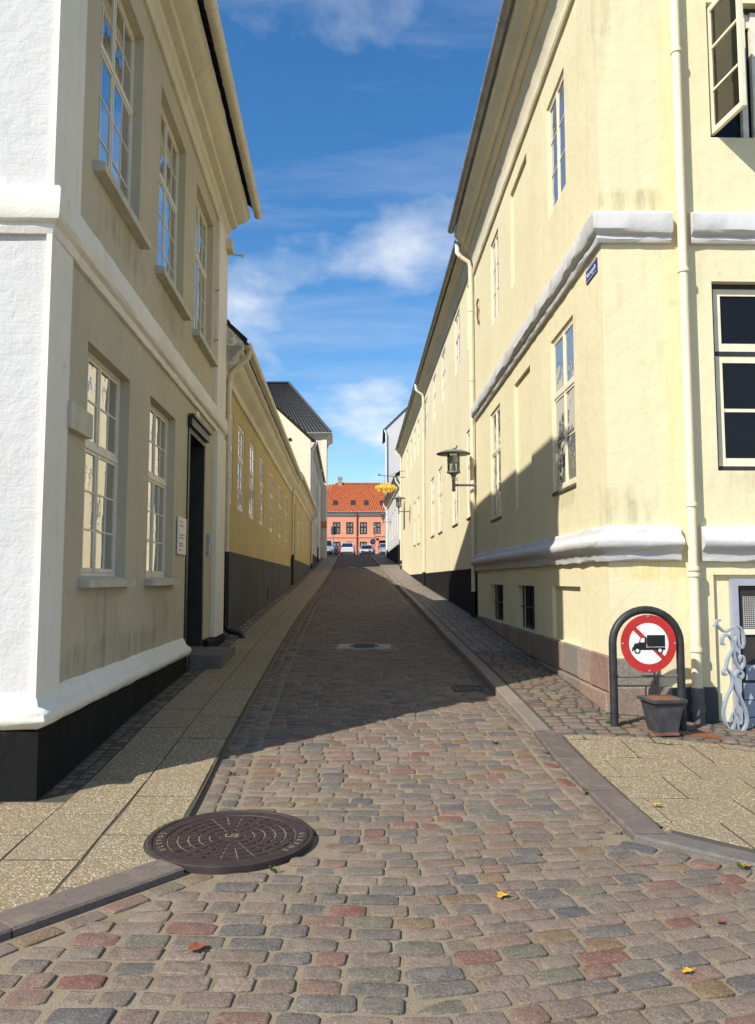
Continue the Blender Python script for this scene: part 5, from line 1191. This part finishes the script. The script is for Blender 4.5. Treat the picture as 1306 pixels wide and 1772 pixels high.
def smoothp(P_, k=6):
    P_ = [Vector(p_) for p_ in P_]; out = []
    for i in range(len(P_) - 1):
        a = P_[max(i - 1, 0)]; b_ = P_[i]; c_ = P_[i + 1]; d_ = P_[min(i + 2, len(P_) - 1)]
        for j in range(k):
            t = j / k; out.append(.5 * ((2 * b_) + (c_ - a) * t + (2 * a - 5 * b_ + 4 * c_ - d_) * t * t + (3 * b_ - a - 3 * c_ + d_) * t ** 3))
    return out + [P_[-1]]
def rbar(pts_, w_=.040, t_=.020, nm='scroll'):
    pp = smoothp([(*p_, 0) for p_ in pts_]); MB().bar([QF(p_.x, 0, rl0 + p_.y) for p_ in pp], w_, t_, (QF.N[0], QF.N[1], 0)).build(nm, 'rail_bluegrey', rl)
# heights measured from the foot: lyre at the bottom, crossed scrolls above
rbar([(.12, .10), (.10, .03), (.06, .04), (.02, .10), (.01, .20), (.05, .33), (.10, .42), (.115, .50), (.09, .57), (.05, .60), (.02, .57), (.035, .54), (.055, .555)])
rbar([(.14, .10), (.16, .02), (.20, .01), (.245, .07), (.25, .16), (.21, .28), (.15, .40), (.135, .48), (.155, .55), (.19, .58), (.225, .55), (.21, .51), (.185, .525)])
rbar([(.075, .10), (.10, .17), (.12, .19), (.13, .23), (.14, .19), (.17, .16), (.19, .11)], .026, .016); rbar([(.12, .05), (.12, .12), (.13, .2)], .026, .016)
rbar([(.05, .60), (.07, .68), (.10, .74), (.13, .80), (.12, .88), (.08, .92), (.03, .90), (.02, .84), (.045, .83)])
rbar([(.19, .58), (.235, .63), (.24, .70), (.215, .72), (.20, .69)]); rbar([(.19, .60), (.16, .66), (.14, .74), (.15, .84), (.18, .90), (.20, .82), (.23, .80), (.25, .86), (.24, .95), (.20, 1.00), (.12, .98), (.06, .95), (.0, .99), (-.03, 1.03), (-.02, 1.06), (.01, 1.06)], .036, .02, 'hand_rail')
MB().lathe([(.0, 0), (.02, .0), (.022, .02), (.0, .03)], 8, QF(-.05, 0, rl0 + 1.0)).build('finial', 'rail_bluegrey', rl, True)

# ------------------------------------------------------------------ manhole covers and grate
def manhole():
    x, y, r = MH; z = g(x, y) + .024; slope = (gz(y + .3) - gz(y - .3)) / .6
    o = empty('manhole_cover', (x, y, z), 'large round brown cast-iron manhole cover with ring pattern', 'manhole cover')
    def P(a, rad, h): return (x + rad * math.cos(a), y + rad * math.sin(a), z + h + slope * rad * math.sin(a))
    def ringm(prof, n=64):
        m_ = MB(); m_.add([P(2 * math.pi * i / n, q_, h) for q_, h in prof for i in range(n)], [(l * n + i, l * n + (i + 1) % n, (l + 1) * n + (i + 1) % n, (l + 1) * n + i) for l in range(len(prof) - 1) for i in range(n)]); return m_
    ringm([(.0001, .0), (.40, .0), (.46, -.02)]).build('base', 'cover_sand', o)
    ringm([(.475, -.06), (.475, .006), (.470, .010), (.452, .010), (.448, .004)]).build('frame', 'iron_cover', o, True, angle=30)
    ringm([(.444, .0), (.444, .006), (.441, .008), (.375, .008), (.372, .004), (.372, -.004)]).build('rim', 'iron_cover', o, True, angle=30)
    bands = [(.075, .125, 0, 12), (.135, .185, .0, 12), (.195, .245, .0, 24), (.255, .305, .0, 24), (.315, .364, .0, 24)]
    for r0, r1, off, n in bands:
        for i in range(n):
            a0, a1 = 2 * math.pi * i / n + .0055 / r1, 2 * math.pi * (i + 1) / n - .0055 / r1
            top = [P(a0 + (a1 - a0) * t, q_, .0065) for q_, ts_ in ((r0 + .001, (0, .33, .67, 1)), (r1 - .001, (1, .67, .33, 0))) for t in ts_]
            bot = [(p_[0], p_[1], p_[2] - .0085) for p_ in top]; MB().prism(bot, top).build('plate_segment', 'iron_cover', o)
    ringm([(.0001, .007), (.066, .007), (.067, -.002)]).build('hub', 'iron_cover', o)
    tx = math.atan(slope)
    inst('lettering', text_mesh('hub_letters', 'US', .075, 'cover_sand', .0006), o, Matrix.Translation((x, y, z + .0085)) @ Matrix.Rotation(tx, 4, 'X'))
    for wd, mid, st in (('ULEFOS', -.25, -1), ('ULEFOS', math.pi + .25, -1)):
        for i, ch_ in enumerate(wd):
            a = mid + st * (i - (len(wd) - 1) / 2) * .135; p_ = P(a, .408, .0085)
            inst('letter', text_mesh('letter_' + ch_, ch_, .045, 'cover_sand', .0006), o, Matrix.Translation(p_) @ Matrix.Rotation(tx, 4, 'X') @ Matrix.Rotation(a - math.pi / 2, 4, 'Z'))
manhole()
x, y = -.22, 13.4; z = g(x, y) + .004; sl = (gz(y + .3) - gz(y - .3)) / .6
o = empty('valve_cover', (x, y, z), 'round iron cover set in a pale concrete block up the street', 'manhole cover')
def T2(a, b_, c_): return (x + a, y + b_, z + c_ + sl * b_)
MB().box(-.44, .44, -.28, .28, -.05, .0, T2).build('block', 'concrete', o)
m = MB(); m.add([T2(.25 * math.cos(t), .25 * math.sin(t), .006) for t in [2 * math.pi * i / 32 for i in range(32)]], [tuple(range(32))]); m.build('lid', 'iron_cover', o)
for i in range(-3, 4): MB().box(-.17, .17, i * .055 - .012, i * .055 + .012, .0065, .012, T2).build('rib', 'iron_cover', o)
x, y = 1.08, 9.55; z = g(x, y) + .002; sl = (gz(y + .3) - gz(y - .3)) / .6
o = empty('drain_grate', (x, y, z), 'slotted iron drain grate in the gutter by the right kerb', 'drain')
MB().box(-.19, .19, -.19, -.165, -.05, .004, T2).box(-.19, .19, .165, .19, -.05, .004, T2).box(-.19, -.165, -.165, .165, -.05, .004, T2).box(.165, .19, -.165, .165, -.05, .004, T2).build('frame', 'iron_cover', o)
MB().box(-.165, .165, -.165, .165, -.05, -.04, T2).build('pit', 'black_paint', o)
for i in range(7): MB().box(-.15 + i * .05 - .012, -.15 + i * .05 + .012, -.165, .165, -.03, .003, T2).build('bar', 'iron_cover', o)
# stone step at the street door
o = empty('door_step', LF(6.0, .25, .4), 'worn stone step on the pavement at the black street door', 'step')
def rz2(s_, d_): q_ = LF.xy(s_, d_); return g(*q_) + .03
MB().hexa([LF(5.35, .07, .2), LF(6.75, .07, .2), LF(6.75, .50, .2), LF(5.35, .50, .2), LF(5.35, .07, .53), LF(6.75, .07, .53), LF(6.75, .50, .525), LF(5.35, .50, .525)]).build('block', 'step_stone', o)

# ------------------------------------------------------------------ fallen leaves and weeds
def leaf(x, y, s_, mat, label, extra=.004):
    z = g(x, y) + extra; a = random.uniform(0, 6.28)
    pr = [(0, -.5), (.22, -.32), (.46, -.30), (.30, -.05), (.5, .12), (.22, .18), (.16, .42), (0, .55)]
    pr = pr + [(-p_, q_) for p_, q_ in pr[1:-1][::-1]]
    vs = [(0, 0, .004)] + [(p_ * s_ * random.uniform(.85, 1.1), q_ * s_, .004 + .22 * s_ * abs(p_) + random.uniform(0, .10) * s_) for p_, q_ in pr]; n = len(pr)
    m_ = MB().add(vs, [(0, i + 1, (i + 1) % n + 1) for i in range(n)]); m_.tube([(0, -.5 * s_, .006), (.05 * s_, -.85 * s_, .008)], .0015, 4)
    o_ = m_.build('fallen_leaf', mat, None, True, angle=80); o_.location = (x, y, z); o_.rotation_euler = (0, 0, a)
    tag(o_, label, 'leaf', 'fallen leaves on the street')
def at(u, v):
    """pavement point seen at a photo pixel (used once, for scattered litter)"""
    th = math.atan(117 / 1372); x_ = (u - 653) / 1372; q_ = (886 - v) / 1372; r1 = math.cos(th) - math.sin(th) * q_; r2 = math.sin(th) + math.cos(th) * q_; y_ = 1.0
    while 1.55 + r2 / r1 * y_ > g(x_ / r1 * y_, y_) + .005 and y_ < 60: y_ += .01
    return x_ / r1 * y_, y_
for (u, v, s_, m_, lb, ex) in ((870, 1552, .075, 'leaf_yellow', 'yellow fallen leaf in the middle of the setts', .004), (341, 1643, .085, 'leaf_brown', 'curled red-brown fallen leaf lying on an olive sett', .006), (436, 1496, .04, 'leaf_yellow', 'small yellow leaf on the rim of the large manhole cover', .02), (1138, 1406, .06, 'leaf_yellow', 'pale yellow leaf on the slabs behind the dark kerb', .05), (1292, 1501, .06, 'leaf_yellow', 'yellow leaf against the slate kerb', .01), (1190, 1682, .05, 'leaf_yellow', 'small yellow leaf in a joint beside an orange sett', .004), (595, 1403, .045, 'leaf_brown', 'small brown leaf on the setts above the large manhole cover', .004), (1247, 1597, .045, 'leaf_brown', 'small brown leaf on the setts below the slate kerb', .004), (945, 1303, .05, 'leaf_brown', 'brown leaf lying in the gutter by the dark kerb', .004), (1015, 1373, .07, 'leaf_brown', 'red-brown leaf caught with weeds against the dark kerb', .006)):
    x, y = at(u, v); leaf(x, y, s_, m_, lb, ex)
def tuft(u, v, n, h_, label, ex=0.0):
    x, y = at(u, v); z = g(x, y) + ex; m_ = MB()
    for i in range(n):
        a = random.uniform(0, 6.28); l = h_ * random.uniform(.5, 1.1); r0 = random.uniform(0, .03); bx, by = r0 * math.cos(a), r0 * math.sin(a); w_ = .003
        tx, ty = bx + l * .6 * math.cos(a), by + l * .6 * math.sin(a); nx_, ny_ = -math.sin(a) * w_, math.cos(a) * w_
        m_.add([(bx - nx_, by - ny_, 0), (bx + nx_, by + ny_, 0), ((bx + tx) / 2 + nx_ * 1.6, (by + ty) / 2 + ny_ * 1.6, l * .7), (tx, ty, l * .8), ((bx + tx) / 2 - nx_ * 1.6, (by + ty) / 2 - ny_ * 1.6, l * .7)], [(0, 1, 2, 4), (4, 2, 3)])
    o_ = m_.build('weed', 'weed_green', None); o_.location = (x, y, z); tag(o_, label, 'weed', 'weeds in the joints')
tuft(1122, 1257, 26, .09, 'green weed tuft at the foot of the plant pot', .05); tuft(1053, 1261, 22, .035, 'low moss tuft by the sign hoop', .05); tuft(1016, 1370, 24, .05, 'weed growing in the joint of the dark kerb'); tuft(882, 1262, 16, .04, 'small weed between setts in the sunlit gutter'); tuft(400, 1340, 14, .04, 'small weed in the joint beside the left slabs'); tuft(475, 1506, 16, .03, 'moss at the lower rim of the large manhole cover'); tuft(857, 1287, 16, .04, 'lone weed tuft among the sunlit setts'); tuft(995, 1348, 18, .035, 'thin weed along the dark kerb'); tuft(1282, 1500, 16, .03, 'moss against the slate kerb')
